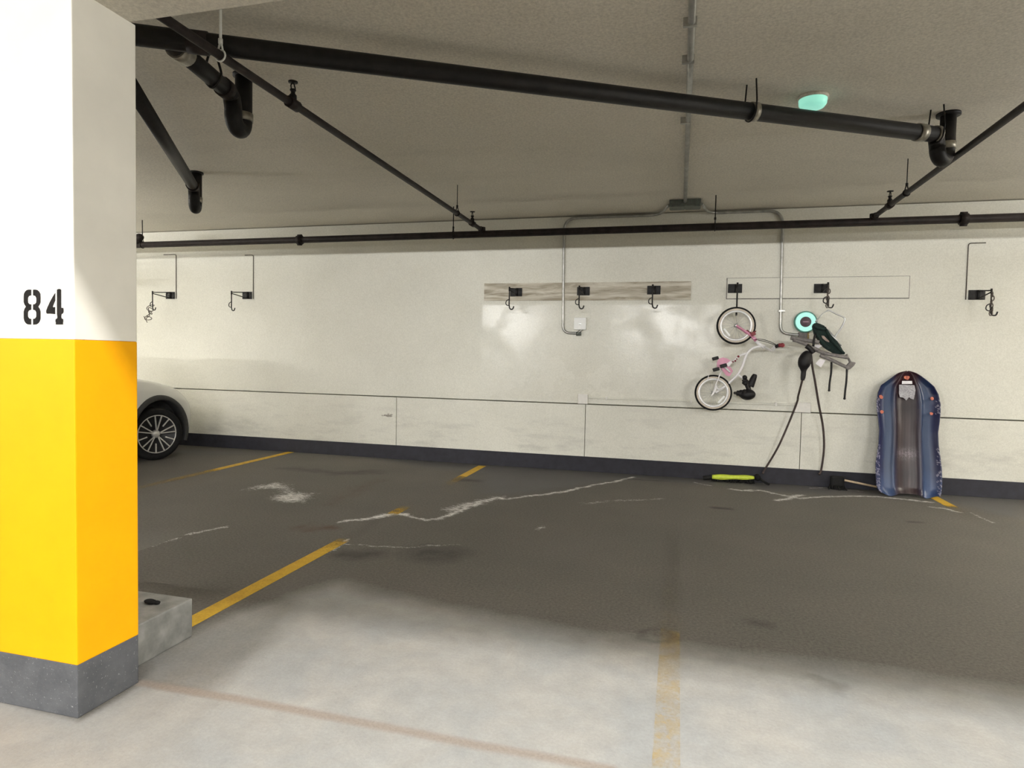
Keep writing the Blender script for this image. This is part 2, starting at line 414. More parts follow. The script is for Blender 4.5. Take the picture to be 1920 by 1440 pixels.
    rc = [(1375, 918), (1398, 921), (1425, 919), (1452, 925), (1485, 932), (1502, 936), (1540, 931), (1580, 930), (1640, 932), (1700, 936), (1742, 941)]
    add(Wh, soft(dline(rc, .12), .06)*.85)
    add(Wh, soft(dline([(1455, 937), (1480, 934), (1500, 928)], .1), .09)*.8)
    add(Wh, soft(dline([(1520, 915), (1560, 914), (1580, 917)], .08), .05)*.65)
    add(Wh, soft(dline([(1590, 919), (1622, 922)], .05), .04)*.55)
    add(Wh, soft(dline([(1745, 951), (1770, 953), (1795, 960)], .06), .06)*.7)
    add(Wh, soft(dline([(1820, 961), (1858, 980)], .06), .04)*.55)
    add(Wh, soft(dline([(1098, 946), (1150, 938), (1240, 936)], .15), .09)*.5)
    add(Wh, soft(dline([(1010, 992), (1016, 988)], .04), .07)*.62)
    add(Wh, soft(dline([(880, 870), (960, 861), (1040, 866)], .2), .07)*.35)
    # oil spots and dark wear
    add(Dk, soft(dline([(1338, 952), (1366, 954)], .05), .07)*1.)
    add(Dk, soft(dline([(1706, 978), (1725, 979)], .05), .05)*.7)
    add(Dk, soft(dline([(550, 878), (620, 888), (700, 884)], .3), .16)*.55)
    add(Dk, soft(dline([(862, 900), (895, 902)], .1), .12)*.75)
    add(Dk, soft(dline([(1180, 899), (1250, 902)], .1), .06)*.6)
    add(Dk, soft(dline([(1405, 1165), (1440, 1172)], .08), .07)*.5)
    add(Dk, soft(np.abs(dline([(1222, 1190), (1224, 1190)], .15)-.09), .035)*.4)
    add(Dk, soft(dline([(645, 1040), (700, 1036)], .2), .16)*.7)
    add(Dk, soft(dline([(790, 1035), (840, 1040)], .25), .22)*.65)
    add(Dk, soft(dline([(1500, 1270), (1560, 1290)], .2), .05)*.4)
    add(Br, soft(dline([(565, 990), (618, 988)], .25), .15))
    add(Br, soft(dline([(620, 945), (700, 900)], .3), .15)*.35)
    # wet strip between crack and wall base
    add(We, poly([(560, 838), (905, 855), (1200, 872), (1925, 920), (1925, 975), (1745, 935), (1500, 925), (1185, 897), (1100, 908), (950, 930), (900, 925), (905, 890), (700, 860)], .15, .25)*.75)
    add(We, soft(dline([(265, 842), (420, 850), (560, 846)], .2), .35)*.6)
    # pale dusting, ragged towards the pillar; lit foreground painted in to the beam's shadow
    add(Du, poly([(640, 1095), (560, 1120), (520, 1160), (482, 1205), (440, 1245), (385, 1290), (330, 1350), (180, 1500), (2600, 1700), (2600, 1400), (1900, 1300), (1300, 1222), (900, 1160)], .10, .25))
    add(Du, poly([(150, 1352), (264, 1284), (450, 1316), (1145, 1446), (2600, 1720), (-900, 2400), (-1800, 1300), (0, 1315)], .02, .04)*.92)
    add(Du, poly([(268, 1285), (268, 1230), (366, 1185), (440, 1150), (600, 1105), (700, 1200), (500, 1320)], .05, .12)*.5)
    joint = [(264, 1281), (450, 1311), (700, 1359), (1000, 1415), (1145, 1443)]
    add(Jo, np.clip(1.6-dline(joint, .015)/.022, 0, 1)*.85)
    for nm, arr in (('marks', (Wh, Dk, Br)), ('soil', (Du, Jo, We))):
        at = me.attributes.new(nm, 'FLOAT_COLOR', 'POINT')
        buf = np.stack([*arr, np.ones(len(V))], 1).astype(np.float32); at.data.foreach_set('color', buf.ravel())
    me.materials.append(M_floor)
    o = bpy.data.objects.new('floor', me); COL.objects.link(o); o['kind'] = 'structure'; WORLD_LOC['floor'] = Vector((0, 0, 0))
    return o
FLOOR = floor()
def parking_line(x, keep, wid=.1, y0=None, y1=None):
    """painted strip along y; keep: list of (y, share of paint left)"""
    ys = np.arange(keep[0][0], keep[-1][0]+.01, .05); ks = np.interp(ys, [k[0] for k in keep], [k[1] for k in keep])
    bm = NB(); rows = []
    for y in ys: rows.append([bm.verts.new((x+dx, y, z)) for dx, z in ((-wid/2, .0), (-wid/2, .002), (0, .0022), (wid/2, .002), (wid/2, .0))])
    for a, b in zip(rows, rows[1:]):
        for k in range(4): bm.faces.new((a[k], a[k+1], b[k+1], b[k]))
    o = obj('parking_line', bm, M_line, FLOOR)
    at = o.data.attributes.new('keep', 'FLOAT', 'POINT'); at.data.foreach_set('value', np.repeat(ks, 5).astype(np.float32))
    return o
gy = lambda px, py: P(px, py, Z=0).y
parking_line(-2.40, [(2.62, 1.), (gy(590, 1042), .95), (gy(640, 1018), .6), (gy(665, 1004), -.2), (gy(725, 970), -.3), (gy(740, 963), .6), (gy(760, 952), .4), (gy(775, 944), -.3), (gy(820, 920), -.2), (gy(840, 910), .15), (gy(868, 894), .45), (gy(872, 892), .95), (gy(905, 873), .9)])
parking_line(-5.27, [(gy(270, 918), .22), (gy(330, 903), .3), (gy(400, 885), .4), (gy(425, 879), .8), (gy(548, 847), .85)])
parking_line(0.0, [(1.45, .22), (gy(1250, 1300), .25), (gy(1255, 1195), .26), (gy(1257, 1175), .14), (gy(1262, 1090), .12), (gy(1266, 990), .08)], .095)
parking_line(2.68, [(gy(1855, 979), .1), (gy(1795, 953), .2), (gy(1782, 947), .85), (gy(1740, 926), .9), (7.81, .8)])

# ------------------------------------------------------------------ shell
SEAM = .84; gap = .007
bm = NB()
box(bm, -15, 10, D, D+.3, SEAM+gap, CEIL-.012)
xj = [P(743, 800, Y=D).x, P(1097, 800, Y=D).x, P(1502, 800, Y=D).x]
ed = [-15]+xj+[10]
for a, b in zip(ed, ed[1:]): box(bm, a+.004, b-.004, D, D+.3, -.02, SEAM-gap)
box(bm, -15, 10, D+.12, D+.3, SEAM-.02, SEAM+.02)
for x in xj: box(bm, x-.02, x+.02, D+.12, D+.29, 0, SEAM-gap)
struct('wall_back', bm, M_wall)
bm = NB(); box(bm, -15, 10, D-.012, D+.001, 0, .185, .004); struct('baseboard_back', bm, M_baseb)
bm = NB(); box(bm, -15, 10, -10, D+.3, CEIL, CEIL+.2); struct('ceiling', bm, M_ceil)
bm = NB(); box(bm, -15, 10, BEAM_Y0, BEAM_Y1, BEAM_Z, CEIL+.01, .008); struct('ceiling_beam', bm, M_ceil)
bm = NB(); box(bm, -15.3, -15, -10, D+.3, -.02, CEIL); struct('wall_left', bm, M_wall)
bm = NB(); box(bm, 10, 10.3, -10, D+.3, -.02, CEIL); struct('wall_right', bm, M_wall)
bm = NB(); box(bm, -15, 10, -10.3, -10, -.02, CEIL); struct('wall_front', bm, M_wall)

# ------------------------------------------------------------------ lane lamps (behind the viewer) and bay fill
def lamp(x, y, z, L, watts, row):
    t = thing('fluorescent_lamp', 'long white fluorescent lamp hung under the garage ceiling', 'lamp', (x, y, z), 'fluorescent lamps of the garage')  # also used for the added bay fill lamps
    bm = NB(); box(bm, x-L/2, x+L/2, y-.04, y+.04, z+.03, z+.075, .008); obj('housing', bm, M_lampw, t)
    bm = NB(); tube(bm, [(x-L/2+.02, y, z+.012), (x+L/2-.02, y, z+.012)], .016, 12); obj('light_tube', bm, M_tube, t)
    for sx in (-1, 1):
        bm = NB(); tube(bm, [(x+sx*L*.35, y, z+.07), (x+sx*L*.35, y, CEIL)], .006, 8); obj('hanger', bm, M_rod, t)
    la = bpy.data.lights.new('tube_light', 'AREA'); la.shape = 'RECTANGLE'; la.size = L; la.size_y = .03; la.energy = watts; la.color = (1, .985, .955)
    lo = bpy.data.objects.new('tube_light', la); COL.objects.link(lo); lo.parent = t; lo.location = (0, 0, -.012)
    return la, lo
for a in FRONT_LAMPS: lamp(*a, 'front')
for a in BAY_FILL:
    la, lo = lamp(*a, 'bay'); la2 = la.copy(); la2.energy *= 1.4; la.energy *= .13; la2.size_y = .2
    lo2 = bpy.data.objects.new('tube_light', la2); COL.objects.link(lo2); lo2.parent = lo.parent; lo2.location = (0, 0, .09); lo2.rotation_euler = (math.pi, 0, 0)  # added upward light, brightens the bay ceiling
for a in REAR_LAMPS:
    la, lo = lamp(*a, 'rear'); la.size_y = .05
    lo.rotation_euler = (math.radians(60), 0, 0)   # tilted reflector throws its light down the bays

# ------------------------------------------------------------------ pillar 84
PX, PY0, PY1 = -2.16, 1.85, 2.13
pil = thing('pillar', 'square concrete pillar numbered 84, white above a yellow band and grey base', 'pillar', ((PX-.42), 1.99, 0))
bm = NB(); box(bm, PX-.84, PX, PY0, PY1, 1.434, BEAM_Z, .004); obj('shaft', bm, M_white, pil)['label'] = 'white painted upper shaft'
bm = NB(); box(bm, PX-.8405, PX+.0005, PY0-.0005, PY1+.0005, .205, 1.434, .005); obj('yellow_band', bm, M_yellow, pil)['label'] = 'bright yellow painted band'
bm = NB(); box(bm, PX-.84, PX, PY0, PY1, 0, .206, .004); obj('base', bm, M_base, pil)['label'] = 'dark grey painted base'
def zp(x, y): return P(x*300/1440, 480+y*300/1440, Y=PY0)
L8 = [(282, 303), (262, 302), (245, 306), (230, 318), (218, 340), (216, 370), (216, 415), (222, 434), (236, 456), (224, 474), (216, 500), (216, 560), (222, 585), (234, 604), (252, 616), (282, 618), (282, 566), (264, 562), (254, 548), (252, 530), (253, 505), (262, 490), (282, 483), (282, 436), (264, 432), (254, 420), (252, 400), (253, 376), (262, 360), (282, 354)]
R8 = [(582-x, y) for x, y in L8]
bm = NB(); prism(bm, [zp(*p) for p in L8], (0, -.0015, 0)); prism(bm, [zp(*p) for p in R8], (0, -.0015, 0)); obj('digit_eight', bm, M_black, pil)['label'] = 'black stencilled figure 8'
L4 = [(498, 333), (478, 365), (452, 412), (430, 460), (418, 492), (419, 512), (428, 520), (450, 519), (497, 523), (497, 458), (482, 463), (477, 455), (482, 440), (498, 402)]
S4 = [(515, 304), (525, 297), (540, 296), (551, 304), (552, 465), (570, 467), (574, 484), (573, 505), (566, 519), (555, 522), (552, 545), (556, 562), (569, 566), (571, 585), (568, 600), (569, 617), (504, 617), (505, 600), (501, 585), (504, 567), (517, 562), (519, 548), (515, 522)]
bm = NB(); prism(bm, [zp(*p) for p in L4], (0, -.0015, 0)); prism(bm, [zp(*p) for p in S4], (0, -.0015, 0)); obj('digit_four', bm, M_black, pil)['label'] = 'black stencilled figure 4'
bm = NB(); box(bm, -3.3, -2.27, PY1+.001, 2.56, 0, .19, .008)
tag(obj('concrete_curb', bm, M_curb), 'low grey concrete curb block on the floor behind the yellow pillar', 'curb')
p = P(282, 1129, Z=.20)
bm = NB(); ball(bm, (p.x, p.y, .203), .035, .018, .012, u=10, v=6); ball(bm, (p.x+.03, p.y+.006, .2), .02, .014, .009, u=8, v=6)
tag(obj('black_scrap', bm, M_rubber), 'small black scrap lying on top of the concrete curb', 'scrap')

# ------------------------------------------------------------------ big drain pipes with traps
ZP, RP = 2.985, .052
def P_(px, py, z=ZP): return P(px, py, Z=z)
def collar(bm, a, d, L, r): tube(bm, [Vector(a)-Vector(d).normalized()*L/2, Vector(a)+Vector(d).normalized()*L/2], r, 20); return bm
A = P_(340, 76); B = P_(1752, 252); dm = (B-A).normalized()
A0 = A-dm*1.6
flR = P(1790, 212, Z=CEIL)-Vector((.037, 0, 0))
main = thing('drain_pipe', 'long thick black drain pipe running diagonally under the ceiling to the right', 'pipe', A)
bm = NB(); tube(bm, [A0, A, B], RP, 20); obj('pipe_run', bm, M_pipe, main)
def trap_path(e, fl, low_z, legs):
    """pipe end e at level ZP, down into a U and up the ceiling drop at fl"""
    d = Vector((fl.x-e.x, fl.y-e.y, 0)).normalized(); q = Vector((fl.x, fl.y, 0)); a = q-d*legs; zc = low_z+RP; h = legs/2
    mid = (a+q)*.5
    arc = [mid+d*(-h*math.cos(t))+Vector((0, 0, zc+h-h*math.sin(t))) for t in np.linspace(0, math.pi, 13)]
    el = [e, e+d*max(.01, ((a-Vector((e.x, e.y, 0))).length-.07)), a-d*.02+Vector((0, 0, ZP-.02)), a+Vector((0, 0, ZP-.08))]
    return smooth_path(el[:2]+el[2:3], 5)+[el[3]]+[Vector(p) for p in arc]+[q+Vector((0, 0, CEIL))]
drop = Vector((flR.x, flR.y, CEIL))
bm = NB(); tube(bm, trap_path(B, drop, 2.785, .145), RP*.95, 20); obj('trap', bm, M_pipe, main)
bm = NB(); lathe(bm, (drop.x, drop.y, CEIL-.018), (0, 0, 1), [(0.001, 0), (.075, 0), (.075, .018), (0.001, .018)], 24); obj('ceiling_flange', bm, M_pipe, main)
for (px, py, L) in ((1415, 208, .045), (1727, 248, .06), (1756, 252, .03), (372, 82, .10)):
    c = P_(px, py); t = (c-A).dot(dm); c = A+dm*t
    bm = NB(); collar(bm, c, dm, L, RP+.006); obj('coupling', bm, M_band if px > 500 else M_spr, main)['label'] = 'pale steel band' if px > 500 else 'dark coupling'
bm = NB(); collar(bm, (drop.x, drop.y, 2.945), (0, 0, 1), .05, RP+.002); obj('coupling', bm, M_band, main)
for px, py in ((1412, 206), (1756, 252)):
    c = A+dm*((P_(px, py)-A).dot(dm)); bm = NB(); s = Vector((-dm.y, dm.x, 0))
    for k in (-1, 1):
        b2 = NB(); tube(b2, [c+s*.06*k, c+s*.065*k+Vector((0, 0, .05)), c+s*.05*k+Vector((0, 0, CEIL-ZP))], .005, 8); obj('hanger_rod', b2, M_hook, main)
    tube(bm, smooth_path([c+s*.06*math.cos(a)+Vector((0, 0, .06*math.sin(a))) for a in np.linspace(math.pi, 2*math.pi, 9)], 2), .006, 8)
    obj('hanger', bm, M_hook, main)

def trap_pipe(label, start, flpx, low_z, legs=.135, owner=None):
    fl = P(*flpx, Z=CEIL); st = Vector(start); d = (Vector((fl.x, fl.y, 0))-Vector((st.x, st.y, 0))).normalized()
    t = owner or thing('drain_branch', label, 'pipe', st)
    e = Vector((fl.x, fl.y, ZP))-d*(legs+.075)
    bm = NB(); tube(bm, [st, e], RP*.95, 20); obj('pipe_run', bm, M_pipe, t)
    bm = NB(); tube(bm, trap_path(e, fl, low_z, legs), RP, 20)
    obj('trap', bm, M_pipe, t)
    bm = NB(); lathe(bm, (fl.x, fl.y, CEIL-.016), (0, 0, 1), [(.001, 0), (.066, 0), (.066, .016), (.001, .016)], 24); obj('ceiling_flange', bm, M_pipe, t)
    bm = NB(); collar(bm, e-d*.03, d, .06, RP+.006); obj('coupling', bm, M_spr, t)
    bm = NB(); collar(bm, (fl.x, fl.y, 2.90), (0, 0, 1), .05, RP+.006); obj('coupling', bm, M_band, t)
    return t, e, d
wy = A-dm*.07
tb, e, d = trap_pipe(None, wy, (457, 140), 2.75, owner=main)
bm = NB(); collar(bm, wy+(e-wy).normalized()*.13, e-wy, .10, RP+.007); obj('coupling', bm, M_band, tb)
c = wy.lerp(e, .72)
bm = NB(); tube(bm, smooth_path([c+Vector((.01, 0, .17)), c+Vector((.05, 0, .06)), c+Vector((.058, 0, 0)), c+Vector((0, 0, -.058)), c+Vector((-.058, 0, 0)), c+Vector((-.05, 0, .06)), c+Vector((-.01, 0, .17))], 4), .007, 8)
obj('hanger', bm, M_hook, tb)
flL = P(368, 323, Z=CEIL); sL = P(262, 188, Z=ZP); dL = (Vector((flL.x, flL.y, ZP))-sL).normalized()
trap_pipe('black drain branch with a trap, farthest left near the back wall', sL-dL*.3, (368, 323), 2.75)

# ------------------------------------------------------------------ sprinkler pipes
MY, MZ, MR = 7.12, 2.835, .040
def upright_head(bm, x, y, z):
    lathe(bm, (x, y, z), (0, 0, 1), [(.001, 0), (.022, 0), (.022, .035), (.013, .045), (.013, .06), (.018, .062), (.018, .07), (.001, .07)], 14)
    for s in (-1, 1): tube(bm, [(x, y+.016*s, z+.065), (x, y+.022*s, z+.085), (x, y+.006*s, z+.11)], .004, 6)
    lathe(bm, (x, y, z+.11), (0, 0, 1), [(.001, 0), (.028, .0), (.028, .006), (.001, .006)], 14)
    return bm
def hanger(bm, x, y, z, r, rr=.006, axis='y'):
    s = Vector((1, 0, 0)) if axis == 'y' else Vector((0, 1, 0))
    c = Vector((x, y, z))
    tube(bm, smooth_path([c+Vector((0, 0, r+.05))]+[c+s*(r+.004)*math.cos(a)+Vector((0, 0, (r+.004)*math.sin(a))) for a in np.linspace(math.radians(60), math.radians(480), 14)]+[c+Vector((0, 0, r+.05))], 2), .005, 8)
    tube(bm, [c+Vector((0, 0, r+.035)), c+Vector((0, 0, r+.06))], .011, 8)
    tube(bm, [c+Vector((0, 0, r+.05)), (x, y, CEIL)], rr, 8); return bm
sm = thing('sprinkler_main', 'dark sprinkler main pipe running along the top of the back wall', 'pipe', (-2, MY, MZ))
bm = NB(); tube(bm, [(-12, MY, MZ), (8, MY, MZ)], MR, 20); obj('pipe_run', bm, M_spr, sm)
for px, py in ((562, 451), (1807, 409)):
    x = P(px, py, Y=MY).x; bm = NB(); collar(bm, (x, MY, MZ), (1, 0, 0), .07, MR+.014)
    for s in (-1, 1): tube(bm, [(x-.03, MY, MZ+s*(MR+.016)), (x+.03, MY, MZ+s*(MR+.016))], .014, 8)
    obj('coupling', bm, M_spr, sm)
for px, py in ((850, 430), (1341, 410), (267, 447)):
    x = P(px, py, Y=MY).x; bm = NB(); hanger(bm, x, MY, MZ, MR, .006, 'x'); obj('hanger', bm, M_hook, sm)
x = P(266, 447, Y=MY).x
bm = NB(); tube(bm, [(x-.05, MY, MZ+.02), (x-.05, MY-.02, MZ+.09)], .05, 16); ball(bm, (x-.02, MY-.02, MZ+.10), .06, .05, .05); obj('valve', bm, M_spr, sm)
BZ, BR = 2.88, .023
def branch(x, y0, label, heads, hangs, coll):
    t = thing('sprinkler_branch', label, 'pipe', (x, MY, BZ), 'sprinkler branch pipes')
    bm = NB(); tube(bm, [(x, y0, BZ), (x, MY-.01, BZ)], BR, 14); obj('pipe_run', bm, M_spr, t)
    bm = NB(); lathe(bm, (x, MY, MZ+.01), (0, 0, 1), [(.001, 0), (.034, 0), (.034, .07), (.001, .075)], 14); tube(bm, [(x, MY-.075, BZ), (x, MY+.0, BZ)], .033, 14); obj('tee', bm, M_spr, t)
    for y in heads:
        bm = NB(); upright_head(bm, x, y, BZ+.015); obj('sprinkler_head', bm, M_hook, t)
        bm = NB(); tube(bm, [(x, y-.045, BZ), (x, y+.045, BZ)], BR+.010, 14); obj('tee', bm, M_spr, t)
    for y, pale in hangs:
        bm = NB(); hanger(bm, x, y, BZ, BR, .007 if pale else .004); obj('hanger', bm, M_wbox if pale else M_hook, t)
    return t
by = lambda px, py: P(px, py, Z=BZ).y
branch(P(905, 432, Z=BZ).x, -3, 'thin sprinkler branch pipe passing beside the white pillar to the wall', [by(549, 195), by(886, 419)], [(by(409, 105), True), (by(858, 400), False)], None)
branch(P(1645, 402, Z=BZ).x, -3, 'thin sprinkler branch pipe at the right under the ceiling', [by(1667, 385)], [(by(1694, 362), False)], None)

# ------------------------------------------------------------------ conduits and boxes
cx = .07; RC = .016
t = thing('ceiling_conduit', 'grey metal conduit along the ceiling ending at two junction boxes', 'conduit', (cx, 5, CEIL))
pA = P(1298, 20, Z=CEIL-.03); pB = P(1285, 372, Z=CEIL-.03)
bm = NB(); tube(bm, [Vector((pA.x+(pA.x-pB.x)*.6, pA.y-(pB.y-pA.y)*.6, CEIL-.025)), Vector((pB.x, pB.y+.25, CEIL-.025))], RC*1.2, 12); obj('conduit_run', bm, M_emt, t)
for (px, py) in ((1298, 40), (1294, 110), (1288, 225)):
    c = P(px, py, Z=CEIL-.02); bm = NB(); tube(bm, [(c.x-.024, c.y-.012, CEIL-.028), (c.x-.024, c.y+.012, CEIL-.028)], .008, 8); box(bm, c.x-.045, c.x+.024, c.y-.010, c.y+.010, CEIL-.046, CEIL); obj('clip', bm, M_emt, t)
jb = P(1270, 386, Z=CEIL-.05)
for px in (1270, 1299):
    c = P(px, 386-(px-1270)*.03, Z=CEIL-.05); bm = NB(); box(bm, c.x-.085, c.x+.085, jb.y-.09, jb.y+.09, CEIL-.075, CEIL, .006); b = obj('junction_box', bm, M_gbox, t)
    bm = NB(); box(bm, c.x-.075, c.x+.075, jb.y-.085, jb.y+.085, CEIL-.08, CEIL-.073, .002); obj('cover', bm, M_gbox, b)
WY = D-.022
def W(px, py, y=WY): return P(px, py, Y=y)
def wall_conduit(label, pts, boxc, mat_box, bname):
    t = thing('wall_conduit', label, 'conduit', W(*boxc), 'conduits down the back wall')
    bm = NB(); tube(bm, round_path(pts, .16, 9), RC, 12); obj('conduit_run', bm, M_emt, t)
    return t
jl = jb
p1 = [Vector((P(1255, 392, Z=CEIL-.04).x, jb.y, CEIL-.04)), Vector((P(1255, 392, Z=CEIL-.04).x-.12, WY, CEIL-.035)), Vector((W(1058, 400).x, WY, CEIL-.035)), Vector((W(1056, 600).x, WY, W(1056, 624).z)), W(1083, 625), W(1091, 621)+Vector((.01, 0, .03))]
tc = wall_conduit('bent metal conduit dropping past the plywood board to a white outlet box', p1, (1056, 500), None, None)
c = W(1088, 607); bm = NB(); box(bm, c.x-.075, c.x+.075, D-.05, D, c.z-.075, c.z+.075, .006); b = obj('outlet_box', bm, M_wbox, tc)
bm = NB(); box(bm, c.x-.012, c.x+.012, D-.056, D-.049, c.z-.012, c.z+.012, .003); obj('screw', bm, M_silver, b)
bm = NB(); c2 = W(1085, 626); tube(bm, [c2+Vector((-.03, 0, 0)), c2+Vector((.03, 0, .005))], .026, 12); obj('elbow_fitting', bm, M_gbox, tc)
p2 = [Vector((P(1314, 392, Z=CEIL-.04).x, jb.y, CEIL-.04)), Vector((P(1314, 392, Z=CEIL-.04).x+.1, WY, CEIL-.035)), Vector((W(1468, 395).x, WY, CEIL-.035)), Vector((W(1464, 600).x, WY, W(1464, 624).z)), W(1492, 628), W(1500, 628)]
tc2 = wall_conduit('bent metal conduit dropping beside the pink bike to the glowing ring', p2, (1466, 500), None, None)
c = W(1504, 628); bm = NB(); box(bm, c.x-.04, c.x+.05, D-.05, D, c.z-.05, c.z+.03, .008); obj('outlet_box', bm, M_greybar, tc2)
for px, py in ((1463, 583),):
    c = W(px, py); bm = NB(); box(bm, c.x-.02, c.x+.05, D-.04, D, c.z-.012, c.z+.012, .003); obj('clip', bm, M_emt, tc2)
t = thing('surface_raceway', 'cream painted raceway low on the back wall between two pale boxes', 'conduit', W(1300, 756))
for (px, py, hw, hh) in ((1093, 748, .062, .062), (1505, 764, .085, .058)):
    c = W(px, py); bm = NB(); box(bm, c.x-hw, c.x+hw, D-.045, D, c.z-hh, c.z+hh, .008); obj('outlet_box', bm, M_pbox, t)
a = W(1100, 745); b = W(1497, 760)
bm = NB(); box(bm, a.x, b.x, D-.022, D, (a.z+b.z)/2-.011, (a.z+b.z)/2+.011, .004); obj('raceway_run', bm, M_wall, t)
for px, py in ((1137, 748), (1296, 755), (1455, 760)):
    c = W(px, py); bm = NB(); box(bm, c.x-.012, c.x+.012, D-.026, D, (a.z+b.z)/2-.02, (a.z+b.z)/2+.02, .003); obj('clip', bm, M_pbox, t)

# ------------------------------------------------------------------ boards
a = W(908, 534, D-.02); b = W(1295, 561, D-.02)
bm = NB(); box(bm, a.x, b.x, D-.02, D-.001, 2.125, 2.345, .002); tag(obj('plywood_board', bm, M_ply), 'raw plywood board on the back wall carrying three black hooks', 'board')
a = W(1364, 526, D-.018); b = W(1704, 556, D-.018)
bm = NB(); box(bm, a.x, b.x, D-.018, D, 2.14, 2.375, .003); pb_ = tag(obj('painted_board', bm, M_wall), 'cream painted board on the wall above the pink bike', 'board')
bm = NB(); box(bm, a.x-.008, b.x+.008, D-.006, D, 2.132, 2.380); obj('edge_shade', bm, M_greybar, pb_)  # thin dark strip standing in for a shadow gap around the board

# ------------------------------------------------------------------ bike hooks
def hook_proto():
    """local frame: origin at plate centre on the wall; arm reaches out along -y"""
    t = thing('bike_hook', '', 'hook', (0, 0, 0), 'black folding hooks on the back wall')
    bm = NB(); box(bm, -.078, .078, -.012, 0, -.052, .052, .004)
    for x in (-.055, .055):
        for z in (-.03, .03): tube(bm, [(x, -.012, z), (x, -.02, z)], .009, 8)
    obj('wall_plate', bm, M_hook, t)
    bm = NB(); tube(bm, [(.012, -.022, -.05), (.012, -.022, .05)], .014, 10); obj('pivot', bm, M_hook, t)
    bm = NB(); tube(bm, [(.012, -.022, .042), (0, -.33, .012)], .0065, 8); tube(bm, [(.012, -.022, -.042), (0, -.33, -.004)], .0065, 8); tube(bm, [(0, -.335, -.02), (0, -.335, .03)], .010, 8)
    obj('folding_arm', bm, M_hook, t)
    bm = NB(); tube(bm, smooth_path([(0, -.335, 0), (0, -.335, -.12), (0, -.335, -.19), (.012, -.335, -.235), (.045, -.34, -.24), (.06, -.34, -.205)], 5), .0075, 8)
    tube(bm, smooth_path([(.0, -.335, -.12), (-.035, -.335, -.14), (-.04, -.335, -.18), (-.01, -.335, -.195), (.005, -.335, -.165)], 4), .0055, 8)
    obj('hook_end', bm, M_hook, t)
    return t
HY = D-.02
h0 = hook_proto()
specs = [((1094, 546), HY, 'black hook in the middle of the plywood board, above the white outlet box'),
         ((968, 548), HY, 'black hook at the left end of the plywood board'),
         ((1226, 544), HY, 'black hook at the right end of the plywood board'),
         ((1378, 541), D-.018, 'black hook on the painted board holding the pink bike'),
         ((1540, 541), D-.018, 'black hook on the painted board holding the green folded chair'),
         ((464, 554), D, 'empty black hook below a thin cable, left of the plywood board'),
         ((320, 554), D, 'black hook nearest the yellow pillar with a tangled cord on it'),
         ((1831, 553), D, 'black hook alone on the wall above right of the blue sled')]
hooks = []
for i, (px, y, lab) in enumerate(specs):
    c = P(*px, Y=y)
    if i == 0:
        h0.location = c; WORLD_LOC[h0.name] = Vector(c); h0['label'] = lab; hooks.append(h0)
        for ch in h0.children: WORLD_LOC[ch.name] = Vector(c)
    else: hooks.append(dup(h0, c, lab))
for hk, (px, py, dx) in ((hooks[5], (475, 478, -.14)), (hooks[6], (330, 477, -.22)), (hooks[7], (1816, 456, .16))):
    c = WORLD_LOC[hk.name]; top = P(px, py, Y=D-.008); x = top.x
    bm = NB(); tube(bm, round_path([(top.x+dx, D-.008, top.z), top, (x, D-.008, c.z-.05)], .03, 5), .0048, 8); obj('cable', bm, M_cable, hk)
hk = hooks[3]; c = WORLD_LOC[hk.name]
for ch in list(hk.children):
    if ch.name.startswith('hook_end'): bpy.data.objects.remove(ch)
bm = NB(); q = Vector((c.x, c.y-.335, c.z)); rz = P(1381, 588, Y=q.y).z
tube(bm, smooth_path([q, q+Vector((0, 0, -.12)), Vector((q.x, q.y, rz+.02)), Vector((q.x, q.y+.012, rz-.012)), Vector((q.x, q.y+.045, rz-.014)), Vector((q.x, q.y+.06, rz+.02))], 5), .0085, 8)
obj('hook_end', bm, M_hook, hk)
# the cord on the first hook
c = WORLD_LOC[hooks[6].name]; pts = []
for k in range(44):
    a = k*.62; pts.append(Vector((c.x-.02+.05*math.cos(a)*(.5+.5*math.sin(k*.37))-.0016*k, c.y-.335+.03*math.sin(a*1.3), c.z-.19-.0042*k+.035*math.sin(a))))
pts += [Vector((c.x-.12, c.y-.335, c.z-.38)), Vector((c.x-.16, c.y-.33, c.z-.33)), Vector((c.x-.10, c.y-.33, c.z-.42))]
bm = NB(); tube(bm, smooth_path(pts, 3), .0052, 7); tag(obj('tangled_cord', bm, M_cable), 'tangled thin brown cord hanging from the hook nearest the pillar', 'cord')
# loose chain twisted round the last hook and the chair hook
for hk, lab in ((hooks[7], 'short dark chain hanging from the hook above right of the blue sled'), (hooks[4], 'short dark chain hanging from the hook above the green folded chair')):
    c = WORLD_LOC[hk.name]; bm = NB()
    for k in range(6):
        q = Vector((c.x+.006*math.sin(k*2), c.y-.352, c.z-.03-.038*k)); ring = []
        for a in np.linspace(0, 2*math.pi, 11):
            u = .014*math.cos(a); v = .026*math.sin(a); ring.append(q+(Vector((u, 0, v)) if k % 2 else Vector((0, u, v))))
        tube(bm, ring, .0055, 7, caps=False)
    tag(obj('chain', bm, M_cable), lab, 'chain')

